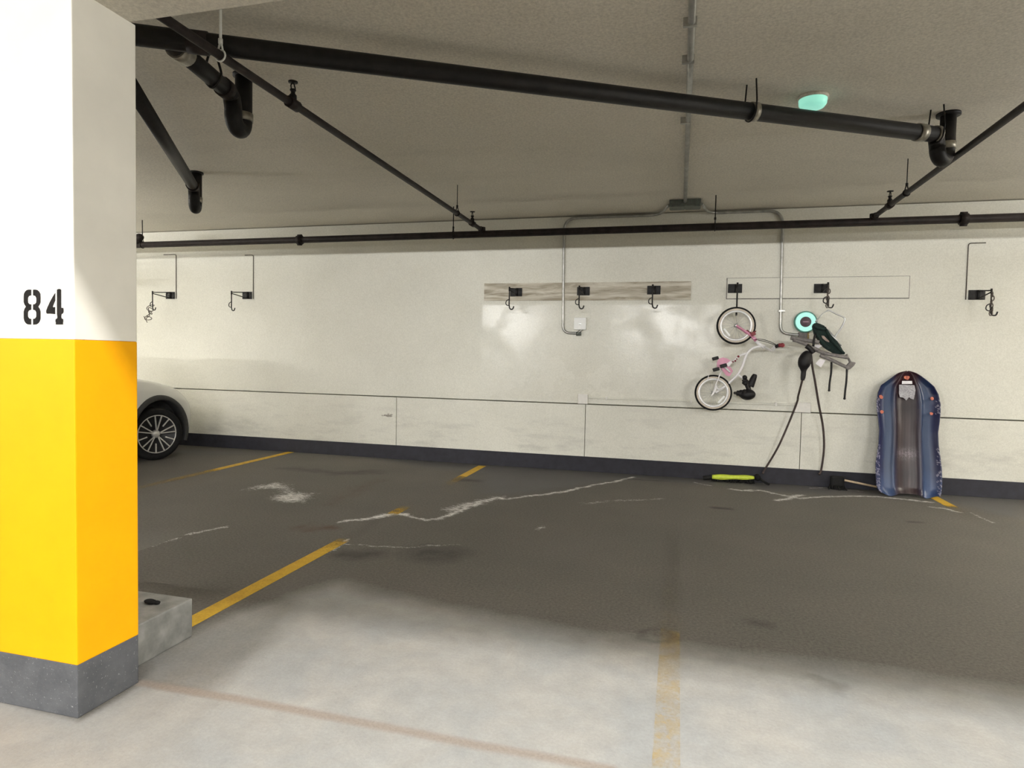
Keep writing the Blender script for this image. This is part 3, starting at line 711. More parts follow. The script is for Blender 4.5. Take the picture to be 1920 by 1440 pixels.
# ------------------------------------------------------------------ pink bike
BY = 7.47
def K(px, py, dy=0.0): return P(px, py, Y=BY+dy)
z5 = lambda x, y, dy=0.0: K(1280+x*200/1694, 620+y*200/1694, dy)
z4 = lambda x, y, dy=0.0: K(1260+x*.125, 500+y*.125, dy)
bike = thing('kids_bike', "child's pink and white bike hung by its front wheel on the back wall", 'bike', K(1380, 690))
def wheel(name, c, R, refl):
    bm = NB(); n = 40; prof = [(R-.018+.018*math.cos(a), .019*math.sin(a)) for a in np.linspace(0, 2*math.pi, 14)[:-1]]
    lathe(bm, c, (0, 1, 0), prof, n, closed=True); tyre = obj(name, bm, M_rubber, bike)
    bm = NB(); lathe(bm, c, (0, 1, 0), [(R-.020, -.020), (R-.020, .020), (R-.042, .017), (R-.042, -.017)], n, closed=True); obj('tyre_wall', bm, M_cream, tyre)
    bm = NB(); lathe(bm, c, (0, 1, 0), [(R-.038, -.018), (R-.036, .018), (R-.062, .012), (R-.062, -.012)], n, closed=True); obj('rim', bm, M_chrome, tyre)
    bm = NB()
    for k in range(20):
        a = 2*math.pi*k/20; s = 1 if k % 2 else -1; b = a+.35*(1 if (k//2) % 2 else -1)
        tube(bm, [c+Vector((.018*math.cos(b), .025*s, .018*math.sin(b))), c+Vector(((R-.055)*math.cos(a), 0, (R-.055)*math.sin(a)))], .0014, 5)
    obj('spokes', bm, M_silver, tyre)
    bm = NB(); tube(bm, [c+Vector((0, -.05, 0)), c+Vector((0, -.03, 0)), c+Vector((0, -.03, 0)), c+Vector((0, .03, 0)), c+Vector((0, .03, 0)), c+Vector((0, .05, 0))], [.009, .009, .020, .020, .009, .009], 14); obj('hub', bm, M_silver, tyre)
    bm = NB(); rd = (refl-c).normalized(); tn = Vector((-rd.z, 0, rd.x)); obox(bm, refl+Vector((0, -.012, 0)), tn*.052, (0, .006, 0), rd*.011, .004); obj('reflector', bm, M_wbox, tyre)
    return tyre
FH = z4(960, 885); RHb = z5(485, 985)
Rw = (z4(960, 1168)-z4(960, 603)).length/2
wheel('front_wheel', FH, Rw, z4(822, 985)); wheel('rear_wheel', RHb, Rw*.97, z5(612, 1092))
crown = z4(1225, 1070)
bm = NB()
for s in (-1, 1): tube(bm, smooth_path([FH+Vector((0, .042*s, 0)), FH.lerp(crown, .55)+Vector((0, .042*s, .006)), crown+Vector((0, .038*s, 0))], 5), [.011]*5+[.014]*6, 10)
tube(bm, [crown+Vector((0, -.05, 0)), crown+Vector((0, .05, 0))], .018, 10); tube(bm, [crown, z4(1262, 1108)], .020, 12)
fk = obj('fork', bm, M_pink, bike)
bm = NB(); cc = z4(1215, 1010, -.05); obox(bm, cc, (.022, 0, .012), (0, .02, 0), (-.01, 0, .018), .004); tube(bm, [cc, cc+Vector((.03, 0, .035))], .006, 8); tube(bm, [z4(1120, 950, -.05), cc], .005, 8); obj('brake', bm, M_red, fk)
# stem, bars, grips
stem1 = z4(1400, 1205)
bm = NB(); tube(bm, [z4(1258, 1105), z4(1310, 1150), stem1], .013, 12)
tube(bm, smooth_path([z4(1550, 1205, -.27), z4(1500, 1262, -.20), z4(1405, 1212, -.05), z4(1400, 1206, .05), z4(1480, 1240, .17), z4(1540, 1190, .24)], 6), .010, 10)
hb_ = obj('handlebar', bm, M_bwhite, bike)
for dy in (-.27, .24):
    a = z4(1550, 1205, dy); b = z4(1600, 1180, dy-.01); c2 = z4(1655, 1178, dy-.02)
    bm = NB(); tube(bm, [a, b], [.015, .020], 12); obj('brake_lever', bm, M_hook, hb_)
    bm = NB(); tube(bm, [b, c2], [.022, .020], 12); ball(bm, c2, .024, .024, .024, u=12, v=8); obj('grip', bm, M_red, hb_)
bm = NB(); tube(bm, smooth_path([z4(1235, 1090, -.03), z4(1350, 1090, -.12), z4(1480, 1130, -.22), z4(1570, 1175, -.27)], 6), .0035, 7); tube(bm, smooth_path([z4(1250, 1100, .03), z4(1380, 1120, .12), z4(1560, 1180, .22)], 6), .0035, 7); obj('brake_cable', bm, M_hook, bike)
# curved white main tube
bm = NB()
mainp = [z5(1250, 245), z5(1130, 272), z5(1040, 340), z5(990, 440), z5(950, 560), z5(882, 682), z5(780, 790), z5(690, 870), z5(600, 930), z5(520, 985)]
tube(bm, smooth_path(mainp, 6), .0145, 12); tube(bm, [z5(1165, 165), z5(1290, 275)], .020, 12)
tube(bm, smooth_path([z5(1020, 360), z5(900, 400), z5(800, 490), z5(660, 560)], 6), .012, 10)
for s in (-1, 1): tube(bm, smooth_path([z5(640, 590, .04*s), z5(560, 770, .045*s), z5(525, 860, .05*s), z5(490, 990, .05*s)], 5), .007, 8)
tube(bm, smooth_path([z5(525, 850, -.05), z5(560, 930, -.05), z5(640, 915, -.03)], 4), .008, 8)
obox(bm, z5(500, 965, -.055), z5(520, 925)-z5(490, 990), (0, .004, 0), (.016, 0, .012), .003)
tube(bm, [z5(415, 700, -.02), z5(395, 775, -.02)], .004, 6)
fr = obj('frame', bm, M_bwhite, bike)
bm = NB()
for (x, y, r) in ((885, 410, .013), (835, 480, .011), (800, 495, .009), (860, 450, .008)): ball(bm, z5(x, y, -.015), r, r*.6, r, u=10, v=6)
obj('frame_decal', bm, M_red, fr)
cg = [(545, 500), (575, 445), (640, 425), (705, 440), (765, 478), (745, 560), (800, 640), (745, 725), (690, 712), (640, 650), (610, 600), (545, 585)]
bm = NB(); prism(bm, [z5(x, y, -.06) for x, y in cg], (0, .022, 0)); obj('chain_guard', bm, M_pink, bike)
bm = NB(); prism(bm, [z5(x, y, -.064) for x, y in ((700, 520), (760, 480), (785, 505), (745, 560), (720, 575))], (0, .006, 0)); obj('guard_sticker', bm, M_bwhite, bike)
bm = NB(); tube(bm, [z5(665, 575, -.085), z5(755, 662, -.09)], .010, 8); tube(bm, [z5(640, 640, .06), z5(560, 520, .08)], .010, 8); tube(bm, [z5(650, 570, -.09), z5(650, 570, .08)], .013, 10); ck = obj('crank', bm, M_bwhite, bike)
for (x, y, dy) in ((648, 555, -.12), (530, 615, -.12), (520, 440, .10)):
    bm = NB(); c = z5(x, y, dy); obox(bm, c, (.034, 0, .010), (0, .035, 0), (-.006, 0, .018), .007); obj('pedal', bm, M_hook, ck)
bm = NB(); tube(bm, [z5(870, 690), z5(1000, 792)], .011, 10); obj('seat_post', bm, M_bwhite, bike)
ax = (z5(1150, 1010)-z5(825, 1010)).normalized()
bm = NB(); R = Matrix.Rotation(math.radians(-4), 3, 'Y')
ball(bm, z5(1030, 1015), .085, .072, .062, R, 24, 14); tube(bm, smooth_path([z5(1000, 1000), z5(910, 995), z5(838, 990)], 5), [.05]*3+[.04]*3+[.03]*3+[.016]*2, 14); ball(bm, z5(832, 990), .016, .018, .016)
st = obj('saddle', bm, M_seat, bike)
bm = NB(); tube(bm, smooth_path([z5(960, 770), z5(1010, 820), z5(1040, 900), z5(1060, 960)], 4), [.022, .024, .026, .03, .032, .03, .028, .028, .026, .026, .026, .026, .026], 10)
for (x, y, r) in ((985, 745, .028), (1000, 830, .032), (965, 830, .016)): ball(bm, z5(x, y), r, r*1.2, r, u=12, v=8)
obj('seat_clamp', bm, M_seat, st)
bm = NB(); tube(bm, smooth_path([z5(1075, 890), z5(1110, 790), z5(1140, 720), z5(1150, 690)], 4), [.035, .036, .036, .036, .035, .034, .032, .030, .028, .026, .024, .02, .015], 14); obj('back_pad', bm, M_seat, st)

# ------------------------------------------------------------------ glowing ring on the wall
z6 = lambda x, y, Y=7.70: P(1420+x*200/1920, 560+y*200/1920, Y=Y)
rc_ = z6(868, 418, D-.06)
ring = thing('ring_lamp', 'glowing mint green ring with a dark centre on the back wall', 'lamp', rc_)
bm = NB(); lathe(bm, rc_, (0, 1, 0), [(.112, .055), (.122, .02), (.122, -.006), (.104, -.014), (.104, .0), (.112, .02)], 40, closed=True); obj('rim', bm, simple('teal_rim', (.10, .26, .22, 1), .5), ring)
bm = NB(); lathe(bm, rc_, (0, 1, 0), [(.084+.026*math.cos(a), -.004+.020*math.sin(a)) for a in np.linspace(0, 2*math.pi, 13)[:-1]], 40, closed=True); obj('glow_ring', bm, M_mint, ring)
bm = NB(); lathe(bm, rc_, (0, 1, 0), [(.001, -.016), (.058, -.014), (.062, .03), (.001, .03)], 30); ce = obj('centre', bm, simple('dark_maroon_centre', (.10, .06, .075, 1), .5), ring)
bm = NB(); box(bm, rc_.x-.03, rc_.x+.03, rc_.y-.020, rc_.y-.013, rc_.z-.004, rc_.z+.004, .001); obj('slot', bm, simple('dull_pink_slot', (.42, .27, .34, 1), .5), ce)
bm = NB(); tube(bm, [rc_+Vector((.035, .03, -.10)), rc_+Vector((.035, .03, -.21))], .014, 10); obj('stick', bm, M_brass, ring)

# ------------------------------------------------------------------ folded chair on its hook
CY = 7.50
q6 = lambda x, y, dy=0.0: z6(x, y, CY+dy)
chair = thing('folded_chair', 'folded dark green canvas camp chair hanging from a hook right of the bike', 'chair', q6(1250, 230))
bm = NB()
tube(bm, smooth_path([q6(1250, 225), q6(1300, 215), q6(1430, 280), q6(1545, 330), q6(1575, 385), q6(1500, 540), q6(1420, 650), q6(1390, 720)], 6), .0085, 10)
tube(bm, smooth_path([q6(1250, 225), q6(1180, 270), q6(1100, 360), q6(1050, 430)], 5), .005, 8)
tube(bm, [q6(1050, 425), q6(1090, 360)], .010, 8)
tube(bm, [q6(1265, 570, -.01), q6(1430, 750, -.01), q6(1500, 850, .0)], .013, 10)
obj('wire_frame', bm, M_silver, chair)
gp = [(1060, 428), (1140, 455), (1225, 492), (1240, 545), (1330, 660), (1440, 772), (1520, 890), (1592, 1005), (1480, 1000), (1390, 985), (1230, 895), (1160, 830), (1115, 755), (1040, 660), (1005, 540), (1000, 470)]
bm = NB(); prism(bm, [q6(x, y, -.03) for x, y in gp], (0, .07, 0)); bmesh.ops.bevel(bm, geom=bm.edges[:], offset=.008, segments=2, affect='EDGES'); gf = obj('canvas', bm, M_green, chair)
bm = NB(); prism(bm, [q6(x, y, -.034) for x, y in ((1155, 665), (1200, 670), (1290, 760), (1295, 785), (1230, 760), (1170, 710))], (0, .006, 0)); obj('patch', bm, simple('pinkish_patch', (.36, .27, .23, 1), .8), gf)
bm = NB(); tube(bm, smooth_path([q6(1010, 470, -.04), q6(1090, 520, -.045), q6(1230, 545, -.04)], 4), .022, 8); tube(bm, smooth_path([q6(1060, 620, -.04), q6(1180, 800, -.05), q6(1300, 920, -.04)], 4), .018, 8); tube(bm, smooth_path([q6(1240, 560, -.04), q6(1350, 760, -.05), q6(1560, 985, -.04)], 4), .014, 8); obj('fold', bm, M_green, gf)
def bar(pts, r, dy, flat=1.0):
    bm = NB(); tube(bm, smooth_path([q6(x, y, dy) for x, y in pts], 5), r, 10); return obj('frame_bar', bm, M_greybar, chair)
bar([(600, 705), (780, 735), (1000, 770), (1110, 785)], .022, -.06)
bar([(640, 745), (820, 800), (1000, 880), (1100, 930)], .018, -.08)
bar([(900, 830), (1050, 920), (1230, 985), (1450, 1030), (1640, 1060)], .020, -.06)
bar([(1130, 1020), (1280, 1080), (1450, 1160), (1650, 1255)], .019, -.05)
bar([(1600, 1000), (1660, 1120), (1690, 1200)], .012, -.02)
bm = NB(); prism(bm, [q6(x, y, -.07) for x, y in ((1590, 1225), (1680, 1130), (1780, 1150), (1740, 1215), (1660, 1280), (1600, 1265))], (0, .05, 0)); bmesh.ops.bevel(bm, geom=bm.edges[:], offset=.006, segments=2, affect='EDGES'); obj('foot_cap', bm, M_greybar, chair)
bm = NB(); prism(bm, [q6(x, y, -.02) for x, y in ((1010, 850), (1090, 825), (1170, 845), (1090, 900))], (0, .01, 0)); obj('white_label', bm, M_tag, chair)
bm = NB(); tube(bm, smooth_path([q6(1040, 640, -.05), q6(1025, 720, -.09), q6(1005, 860, -.09)], 4), .012, 8); tube(bm, smooth_path([q6(880, 850, -.1), q6(950, 900, -.1), q6(1010, 980, -.1)], 4), .026, 8); obj('strap', bm, M_seat, chair)
bm = NB(); prism(bm, [q6(x, y, -.06) for x, y in ((1045, 1170), (1130, 1078), (1228, 1110), (1145, 1238))], (0, .004, 0)); obj('paper_tag', bm, M_tag, chair)
zz6 = lambda x, y, Y: P(1420+x*220/1218, 500+y*220/1218, Y=Y)
for pts in (((770, 990), (766, 1100), (752, 1200), (745, 1285)), ((930, 1055), (925, 1180), (912, 1290), (905, 1370))):
    bm = NB(); tube(bm, smooth_path([zz6(x, y, CY) for x, y in pts], 4), .0105, 8); ball(bm, zz6(*pts[-1], CY), .014, .012, .012, u=10, v=6); obj('leg', bm, M_hook, chair)
# cord with thick grip draped over it
cg_ = zz6(500, 900, CY-.09)
cd = thing('grip_cord', 'dark cord with a thick black grip looped below the folded chair', 'cord', cg_)
bm = NB(); pp = [zz6(545, 890, CY-.10), zz6(510, 930, CY-.1), zz6(490, 985, CY-.1), zz6(482, 1040, CY-.1), zz6(480, 1090, CY-.1), zz6(475, 1140, CY-.1), zz6(468, 1180, CY-.1)]
tube(bm, smooth_path(pp, 3), [.030, .045, .052, .058, .062, .066, .066, .064, .060, .052, .040, .032, .026, .026, .026, .025, .024, .020, .018], 16); obj('grip', bm, M_seat, cd)
bm = NB(); tube(bm, smooth_path([zz6(468, 1175, CY-.1), zz6(425, 1340, CY+.05), zz6(400, 1440, CY+.15), P(1462, 832, Y=CY+.2), P(1436, 877, Y=CY+.28), P(1430, 888, Y=CY+.26)], 6), .0115, 8)
tube(bm, smooth_path([zz6(560, 930, CY-.10), zz6(575, 1060, CY-.05), zz6(600, 1200, CY), zz6(640, 1440, CY+.1), P(1543, 800, Y=CY+.2), P(1545, 840, Y=CY+.24), P(1540, 880, Y=CY+.28), P(1536, 890, Y=CY+.26)], 6), .0115, 8)
obj('cord_loop', bm, M_cord, cd)

# ------------------------------------------------------------------ mint lamp on the ceiling
c = P(1524, 190, Z=CEIL-.03)
cl = thing('ceiling_lamp', 'small glowing mint green lamp under the ceiling beyond the drain pipe', 'lamp', c)
bm = NB(); lathe(bm, (c.x, c.y, CEIL-.02), (0, 0, -1), [(.088, 0), (.086, .03), (.072, .05), (.04, .058), (.001, .06)], 32); obj('diffuser', bm, M_mint2, cl)
bm = NB(); lathe(bm, (c.x, c.y, CEIL), (0, 0, -1), [(.001, 0), (.096, 0), (.096, .02), (.001, .02)], 32); obj('mount', bm, M_ceil, cl)

# ------------------------------------------------------------------ blue sled leaning on the wall
def sled():
    s0 = 200/1029
    topP = P(1700, 697, Y=D-.05); zt = topP.z
    Lx, Rx = P(1600+213*s0, 660+1150*s0, Y=7.6).x, P(1600+800*s0, 660+1150*s0, Y=7.6).x
    cx = (P(1700, 697, Y=D-.05).x+(Lx+Rx)/2)/2; yb = 7.53
    # outline half width (fraction of length from the top, left, right)
    yy = [180, 186, 200, 225, 260, 320, 390, 480, 560, 640, 740, 850, 950, 1050, 1150, 1240, 1290, 1320]
    xl = [500, 470, 430, 395, 350, 270, 240, 225, 228, 240, 247, 240, 225, 210, 210, 215, 228, 250]
    xr = [530, 560, 600, 640, 685, 752, 787, 803, 800, 790, 775, 777, 788, 798, 800, 795, 785, 765]
    t = thing('snow_sled', 'blue plastic snow sled with a brown centre leaning upright on the wall', 'sled', (cx, 7.6, 0))
    top = Vector((cx, D-.055, zt)); bot = Vector((cx, yb, .012)); ln = bot-top; up = ln.normalized(); nrm = Vector((1, 0, 0)).cross(up); nrm = nrm if nrm.y < 0 else -nrm
    wpx = .63/590
    NU, NV = 72, 130
    def prof(u):   # height of the shell towards the viewer, u in -1..1
        a = abs(u); z = .0
        z += .052*max(0, (a-.72)/.28)**1.7          # outer wall of the tub
        z += .018*math.exp(-((a-.42)/.07)**2)       # ridge beside the channel
        z -= .022*math.exp(-(a/.30)**4)             # centre channel
        return z
    bm = NB(); cl_ = bm.verts.layers.float_color.new('paint'); rows = []
    for j in range(NV+1):
        v = j/NV; yv = 180+v*(1320-180); l = np.interp(yv, yy, xl); r = np.interp(yv, yy, xr); row = []
        for i in range(NU+1):
            u = -1+2*i/NU; xm = ((l+r)/2-512+(r-l)/2*u)*wpx; yext = 0
            vv = v
            curl = .05*max(0, (.10-v)/.10)**1.5+.035*max(0, (v-.94)/.06)**1.5
            bottom = .035*max(0, (v-.9)/.1)*(math.exp(-((abs(u)-.62)/.22)**2))-.02*max(0, (v-.9)/.1)
            pnt = top+ln*v+Vector((xm, 0, 0))+nrm*(prof(u)*min(1, v/.12+.25)+curl*.8)+up*bottom
            pnt.z = max(pnt.z, .004)
            vt = bm.verts.new(pnt); row.append(vt)
            a = abs((xm)/.315)
            n1 = math.sin(u*61+v*3)*.5+math.sin(u*23.7)*.5
            navy = np.array([.007, .010, .052]); steel = np.array([.017, .036, .088]); mar = np.array([.018, .004, .006]); brn = np.array([.030, .019, .021]); dk = np.array([.008, .005, .008])
            cc = navy
            sb = math.exp(-((a-.55)/.20)**4); cc = cc*(1-sb)+steel*sb
            if v > .78: k = min(1, (v-.78)/.15)*.55*(1 if .42 < a < .98 else 0); cc = cc*(1-k)+np.array([.04, .07, .16])*k
            cen = 1/(1+math.exp((a-.36)/.03))
            cm = mar*(1-min(1, v/.35))+brn*min(1, v/.35)
            cm = cm*(1+.35*n1)
            hole = math.exp(-((a)/.26)**2-((v-.30)/.07)**2)+.8*math.exp(-((a)/.22)**2-((v-.82)/.05)**2); cm = cm*(1-.75*min(1, hole))+dk*.75*min(1, hole)
            wear = math.exp(-((a)/.33)**4-((v-.665)/.040)**2)*random.uniform(.15, 1.)*(.75+.25*n1); cm = cm*(1-max(0, wear))+np.array([.20, .17, .19])*max(0, wear)
            tr = math.exp(-((a-.38)/.04)**2)*(.35 if v > .3 else .15); cc = cc*(1-cen)+cm*cen; cc = cc*(1-tr)+np.array([.07, .045, .045])*tr
            if v < .14: k = (1-v/.14)*max(0, 1-a/.75); cc = cc*(1-k)+np.array([.040, .012, .018])*k
            sc_ = random.random()
            if a > .86 and (.60 < v or .22 < v < .34) and sc_ > .72: cc = cc*.4+np.array([.45, .42, .50])*.6
            vt[cl_] = (*[float(x) for x in cc], 1)
        rows.append(row)
    for a, b in zip(rows, rows[1:]):
        for i in range(NU): f = bm.faces.new((a[i], a[i+1], b[i+1], b[i])); f.smooth = True
    mt = NT('sled_plastic'); at = mt.n('ShaderNodeAttribute', attribute_name='paint'); mt.set(Base_Color=at.outputs['Color'], Roughness=.34); mt.b.inputs['Specular IOR Level'].default_value = .35; mt.bump(mt.noise(mt.coord(), 22, 3), .08, .01)
    o = obj('shell', bm, mt.m, t); so = o.modifiers.new('thick', 'SOLIDIFY'); so.thickness = .006; so.offset = -1
    def onface(px, py, lift=.004):
        # point of the sled's leaning plane seen at that place
        n = nrm; d = P(px, py, Y=1)-EYE; base = top+n*lift; tt = (base-EYE).dot(n)/d.dot(n); return EYE+d*tt
    zk = lambda x, y, lift=.004: onface(1640+x/12, 680+y/12, lift)
    def decal(name, pts, mat, lift=.004, lab=None):
        bm = NB(); prism(bm, [zk(x, y, lift) for x, y in pts], nrm*.003); d = obj(name, bm, mat, t)
        if lab: d['label'] = lab
        return d
    st_ = NT('grey_print_sticker'); v = st_.coord((1, 1, 1)); st_.set(Base_Color=st_.ramp(st_.noise(st_.coord((2, 1, 5)), 28, 5, .8), [(.38, (.17, .165, .18, 1)), (.6, (.46, .45, .48, 1))]), Roughness=.5)
    decal('sticker', [(548, 495), (900, 510), (925, 580), (905, 700), (880, 830), (810, 810), (770, 775), (710, 850), (640, 785), (570, 780), (545, 690)], st_.m, .004, 'grey worn instruction sticker')
    decal('sticker', [(615, 412), (840, 412), (845, 478), (610, 480)], M_tag, .004, 'small white sticker')
    decal('emblem', [(655, 320), (690, 275), (730, 262), (775, 285), (788, 325), (770, 365), (740, 390), (700, 375), (665, 360)], M_orange, .012, 'orange round emblem')
    decal('emblem_mark', [(718, 300), (730, 300), (728, 355), (720, 355)], M_red, .0155)
    for pts in ([(100, 735), (150, 725), (190, 770), (175, 815), (135, 815), (105, 780)], [(120, 1085), (165, 1065), (205, 1095), (195, 1135), (155, 1150), (130, 1125)], [(1250, 790), (1285, 768), (1325, 785), (1330, 830), (1295, 850), (1255, 830)], [(1240, 1120), (1280, 1115), (1318, 1140), (1300, 1180), (1260, 1182), (1240, 1155)]):
        decal('side_mark', pts, M_orange, .060)
    return t
sled()

# ------------------------------------------------------------------ things on the floor
TY = 7.72
a = P(1335, 893.5, Y=TY); b = P(1414, 895, Y=TY); d = (b-a).normalized()
t = thing('yellow_brush', 'neon yellow bar with black bristles lying on the floor at the wall base', 'brush', Vector(((a.x+b.x)/2, TY, 0)))
bm = NB(); n = 16; vs = []
for k in range(n+1):
    f = k/n; c = a.lerp(b, f); hw = .010+.024*math.sin(math.pi*min(1, .12+f*.86))**.7*(.75+.25*math.sin(f*9))
    vs.append([bm.verts.new(c+Vector((0, dy, dz))) for dy, dz in ((-.03, -hw), (.03, -hw*.8), (.03, hw*.9), (-.025, hw*.75))])
for A_, B_ in zip(vs, vs[1:]):
    for k in range(4): f = bm.faces.new((A_[k], A_[(k+1) % 4], B_[(k+1) % 4], B_[k])); f.smooth = True
bm.faces.new(vs[0]); bm.faces.new(vs[-1][::-1]); obj('bar', bm, M_neon, t)['label'] = 'neon yellow bar'
bm = NB()
for k in range(70):
    f = k/69; c = a.lerp(b, f); q = Vector((c.x+random.uniform(-.012, .012), TY+random.uniform(-.035, .02), random.uniform(.0, .008)))
    tube(bm, [c+Vector((0, random.uniform(-.02, .02), -.008)), q], .007, 4)
obj('bristles', bm, M_rubber, t)
bm = NB(); tube(bm, smooth_path([a+d*.01, a-d*.04+Vector((0, 0, -.012)), a-d*.10+Vector((0, 0, -.02))], 5), [.012]+[.024]*9+[.018], 10); obj('grip', bm, M_rubber, t)
bm = NB(); ball(bm, b+d*.035+Vector((0, 0, .0)), .035, .045, .042); tube(bm, smooth_path([b+d*.05, b+d*.10+Vector((0, -.04, -.04)), b+d*.15+Vector((0, -.09, b.z*-1+.015))], 5), .014, 8); obj('end_cap', bm, M_rubber, t)

HYb = 7.735
h1 = P(1557, 895, Y=HYb); h2 = P(1583, 900, Y=HYb); e1 = P(1584, 900.5, Y=HYb-.01); e2 = P(1671, 918.5, Z=.013)
t = thing('broom', 'broom lying on the floor with its dark head left of the blue sled', 'broom', ((h1.x+h2.x)/2, HYb, 0))
bm = NB(); box(bm, h1.x, h2.x, HYb-.03, HYb+.03, .03, h1.z+.02, .02); obj('head', bm, M_rubber, t)
bm = NB()
for k in range(60):
    u = random.random(); x = h1.x+(h2.x-h1.x)*u; tube(bm, [(x, HYb+random.uniform(-.025, .025), .05), (x+random.uniform(-.03, .03), HYb+random.uniform(-.07, .05), 0.003)], .005, 4)
obj('bristles', bm, M_rubber, t)
ad = (e2-e1).normalized()
bm = NB(); tube(bm, [e1-ad*.03, e2], .0115, 10); obj('handle', bm, M_wood, t)['label'] = 'pale wooden handle'

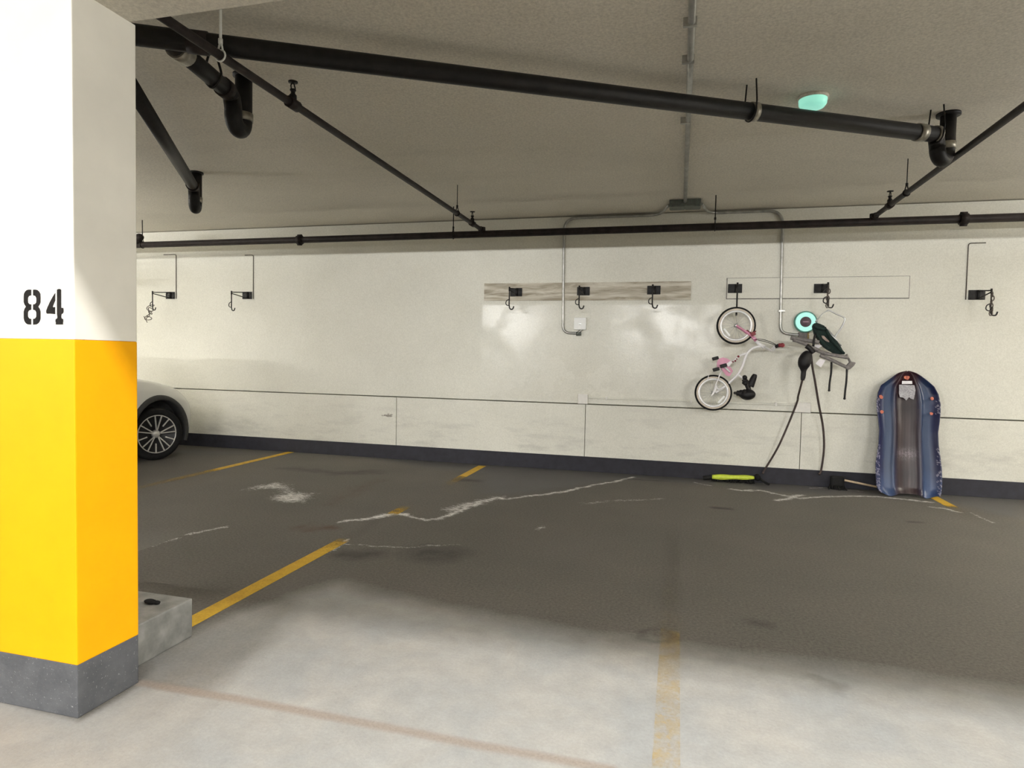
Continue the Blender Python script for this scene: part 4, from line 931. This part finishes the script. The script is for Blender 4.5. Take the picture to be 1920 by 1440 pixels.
# ------------------------------------------------------------------ white car, its front corner showing past the pillar
def car():
    WX = -6.36          # plane of the near side
    wc = P(301, 817, X=WX); wy_, R = wc.y, .335
    W2 = .92; CXc = WX-W2; nose = wy_+.80; tail = nose-4.5
    t = thing('car', 'white car parked nose to the back wall, its dark wheel showing past the pillar', 'car', (CXc, (nose+tail)/2, 0))
    # stations along y: (y, half width, bottom, belt, top of hood or roof, half width at top)
    S = [(nose, .50, .30, .62, .70, .40), (nose-.06, .72, .24, .66, .78, .58), (nose-.2, .86, .21, .72, .885, .70), (nose-.45, .905, .20, .80, .965, .76), (wy_, .92, .20, .88, 1.035, .78),
         (wy_-.35, .92, .20, .93, 1.075, .78), (wy_-.7, .92, .20, .96, 1.10, .76), (wy_-1.3, .92, .20, .98, 1.52, .62), (wy_-1.8, .92, .20, 1.0, 1.64, .60), (wy_-2.6, .92, .20, 1.02, 1.64, .60), (wy_-3.2, .91, .20, 1.03, 1.56, .58), (tail+.25, .88, .24, 1.03, 1.25, .62), (tail, .74, .32, .95, 1.02, .58)]
    bm = NB(); rings = []
    for (y, hw, zb, zs, ztp, hwt) in S:
        half = [(hw*.86, zb), (hw*.985, zb+.08), (hw, zb+.30 if zb+.3 < zs else (zb+zs)/2), (hw*.99, zs-.06), (hw*.955, zs), (hwt+.08*(hw-hwt), ztp-.05), (hwt*.9, ztp-.012), (hwt*.5, ztp+.012)]
        ring = [(CXc+x, z) for x, z in half]+[(CXc, ztp+.016)]+[(CXc-x, z) for x, z in reversed(half)]
        rings.append([bm.verts.new((x, y, z)) for x, z in ring])
    for A_, B_ in zip(rings, rings[1:]):
        n = len(A_)
        for k in range(n): f = bm.faces.new((A_[k], A_[(k+1) % n], B_[(k+1) % n], B_[k])); f.smooth = True
    bm.faces.new(rings[0]); bm.faces.new(rings[-1][::-1])
    body = obj('body', bm, M_carw, t)
    sub = body.modifiers.new('s', 'SUBSURF'); sub.levels = 2; sub.render_levels = 2
    L = WORLD_LOC[t.name]
    ry = wy_-2.65
    cutters = []
    for y in (wy_, ry):
        for sx in (-1, 1):
            bm = NB(); x0 = CXc+sx*(W2-.30); x1 = CXc+sx*(W2+.2); lathe(bm, (0, y, R+.02), (1, 0, 0), [(.001, x0), (.415, x0), (.415, x1), (.001, x1)], 40)
            bmesh.ops.remove_doubles(bm, verts=bm.verts[:], dist=2e-3); bmesh.ops.recalc_face_normals(bm, faces=bm.faces[:]); bmesh.ops.translate(bm, verts=bm.verts[:], vec=-L)
            me = bpy.data.meshes.new('cut'); bm.to_mesh(me); bm.free(); co = bpy.data.objects.new('cut', me); COL.objects.link(co); co.location = L
            md = body.modifiers.new('b', 'BOOLEAN'); md.operation = 'DIFFERENCE'; md.object = co; md.solver = 'EXACT'; cutters.append(co)
    me_arch = M_clad; body.data.materials.append(M_clad)
    bpy.context.view_layer.update(); dg = bpy.context.evaluated_depsgraph_get()
    newm = bpy.data.meshes.new_from_object(body.evaluated_get(dg)); body.modifiers.clear(); body.data = newm
    for co in cutters: bpy.data.objects.remove(co)
    for pl in body.data.polygons:
        c = pl.center; pl.use_smooth = True
        for y in (wy_, ry):
            if abs(((c.y+L.y-y)**2+(c.z-R-.02)**2)**.5-.415) < .03 and abs(pl.normal.x) < .5 and abs(c.x) < W2-.005: pl.material_index = 1
            if ((c.y+L.y-y)**2+(c.z-R-.02)**2)**.5 < .41: pl.material_index = 1
    for y in (wy_, ry):
        for sx in (-1, 1):
            x = CXc+sx*W2
            bm = NB(); pts = [Vector((x-sx*.015, y+.445*math.cos(a), R+.02+.445*math.sin(a))) for a in np.linspace(math.radians(-22), math.radians(202), 30)]
            rows = []
            for a in np.linspace(math.radians(-20), math.radians(200), 32):
                rows.append([bm.verts.new((x+sx*dx-sx*.012, y+r*math.cos(a), max(.2, R+.02+r*math.sin(a)))) for r, dx in ((.412, -.10), (.412, .020), (.425, .028), (.465, .026), (.478, .0), (.478, -.04))])
            for A_, B_ in zip(rows, rows[1:]):
                for k in range(5): f = bm.faces.new((A_[k], A_[k+1], B_[k+1], B_[k])); f.smooth = True
            obj('arch_trim', bm, M_clad, t)['label'] = 'black wheel arch trim'
            xo = x-sx*.02; turn = math.radians(-19) if y == wy_ else 0.0
            def steer(b_): bmesh.ops.rotate(b_, cent=(x-sx*.1, y, R), matrix=Matrix.Rotation(turn, 3, 'Z'), verts=b_.verts[:]); return b_
            bm = NB(); prof = [(.235, -.20), (.30, -.215), (.328, -.19), (R, -.15), (R, -.05), (.328, -.015), (.30, .0), (.25, -.004), (.242, -.02), (.235, -.04)]
            lathe(bm, (xo, y, R), (sx, 0, 0), prof, 48, closed=True); tyre = obj('wheel', steer(bm), M_rubber, t)
            bm = NB(); lathe(bm, (xo, y, R), (sx, 0, 0), [(.244, -.012), (.244, -.002), (.232, -.004), (.225, -.05), (.001, -.055), (.001, -.075), (.24, -.07)], 48); obj('wheel_barrel', steer(bm), M_clad, tyre)
            bm = NB(); lathe(bm, (xo, y, R), (sx, 0, 0), [(.245, -.012), (.245, .0), (.232, -.001), (.232, -.014)], 48, closed=True)
            lathe(bm, (xo, y, R), (sx, 0, 0), [(.001, -.014), (.03, -.014), (.05, -.022), (.055, -.05), (.001, -.05)], 24)
            for k in range(5):
                for off, r0 in ((-.17, .045), (.17, .045), (.52, .12)):
                    a = 2*math.pi*k/5+.25; a0 = a+off*.55 if off < .4 else a+.62; a1 = a+off*1.05 if off < .4 else a+.63
                    pa = Vector((xo-sx*.02, y+r0*math.cos(a0), R+r0*math.sin(a0))); pb = Vector((xo-sx*.006, y+.236*math.cos(a1), R+.236*math.sin(a1)))
                    dr = (pb-pa).normalized(); tn = dr.cross(Vector((1, 0, 0))); obox(bm, (pa+pb)/2, (pb-pa)/2, tn*.0075, Vector((.008, 0, 0)), .002)
            obj('alloy_spokes', steer(bm), M_alloy, tyre)
    # side windows, windscreen, lamps
    for sx in (-1, 1):
        bm = NB(); x = CXc+sx*.80
        prism(bm, [(CXc+sx*.905, wy_-.95, 1.06), (CXc+sx*.905, wy_-2.9, 1.08), (CXc+sx*.70, wy_-2.7, 1.48), (CXc+sx*.70, wy_-1.45, 1.48)], (sx*-.05, 0, 0)); obj('side_window', bm, M_glass, t)
    return t
car()
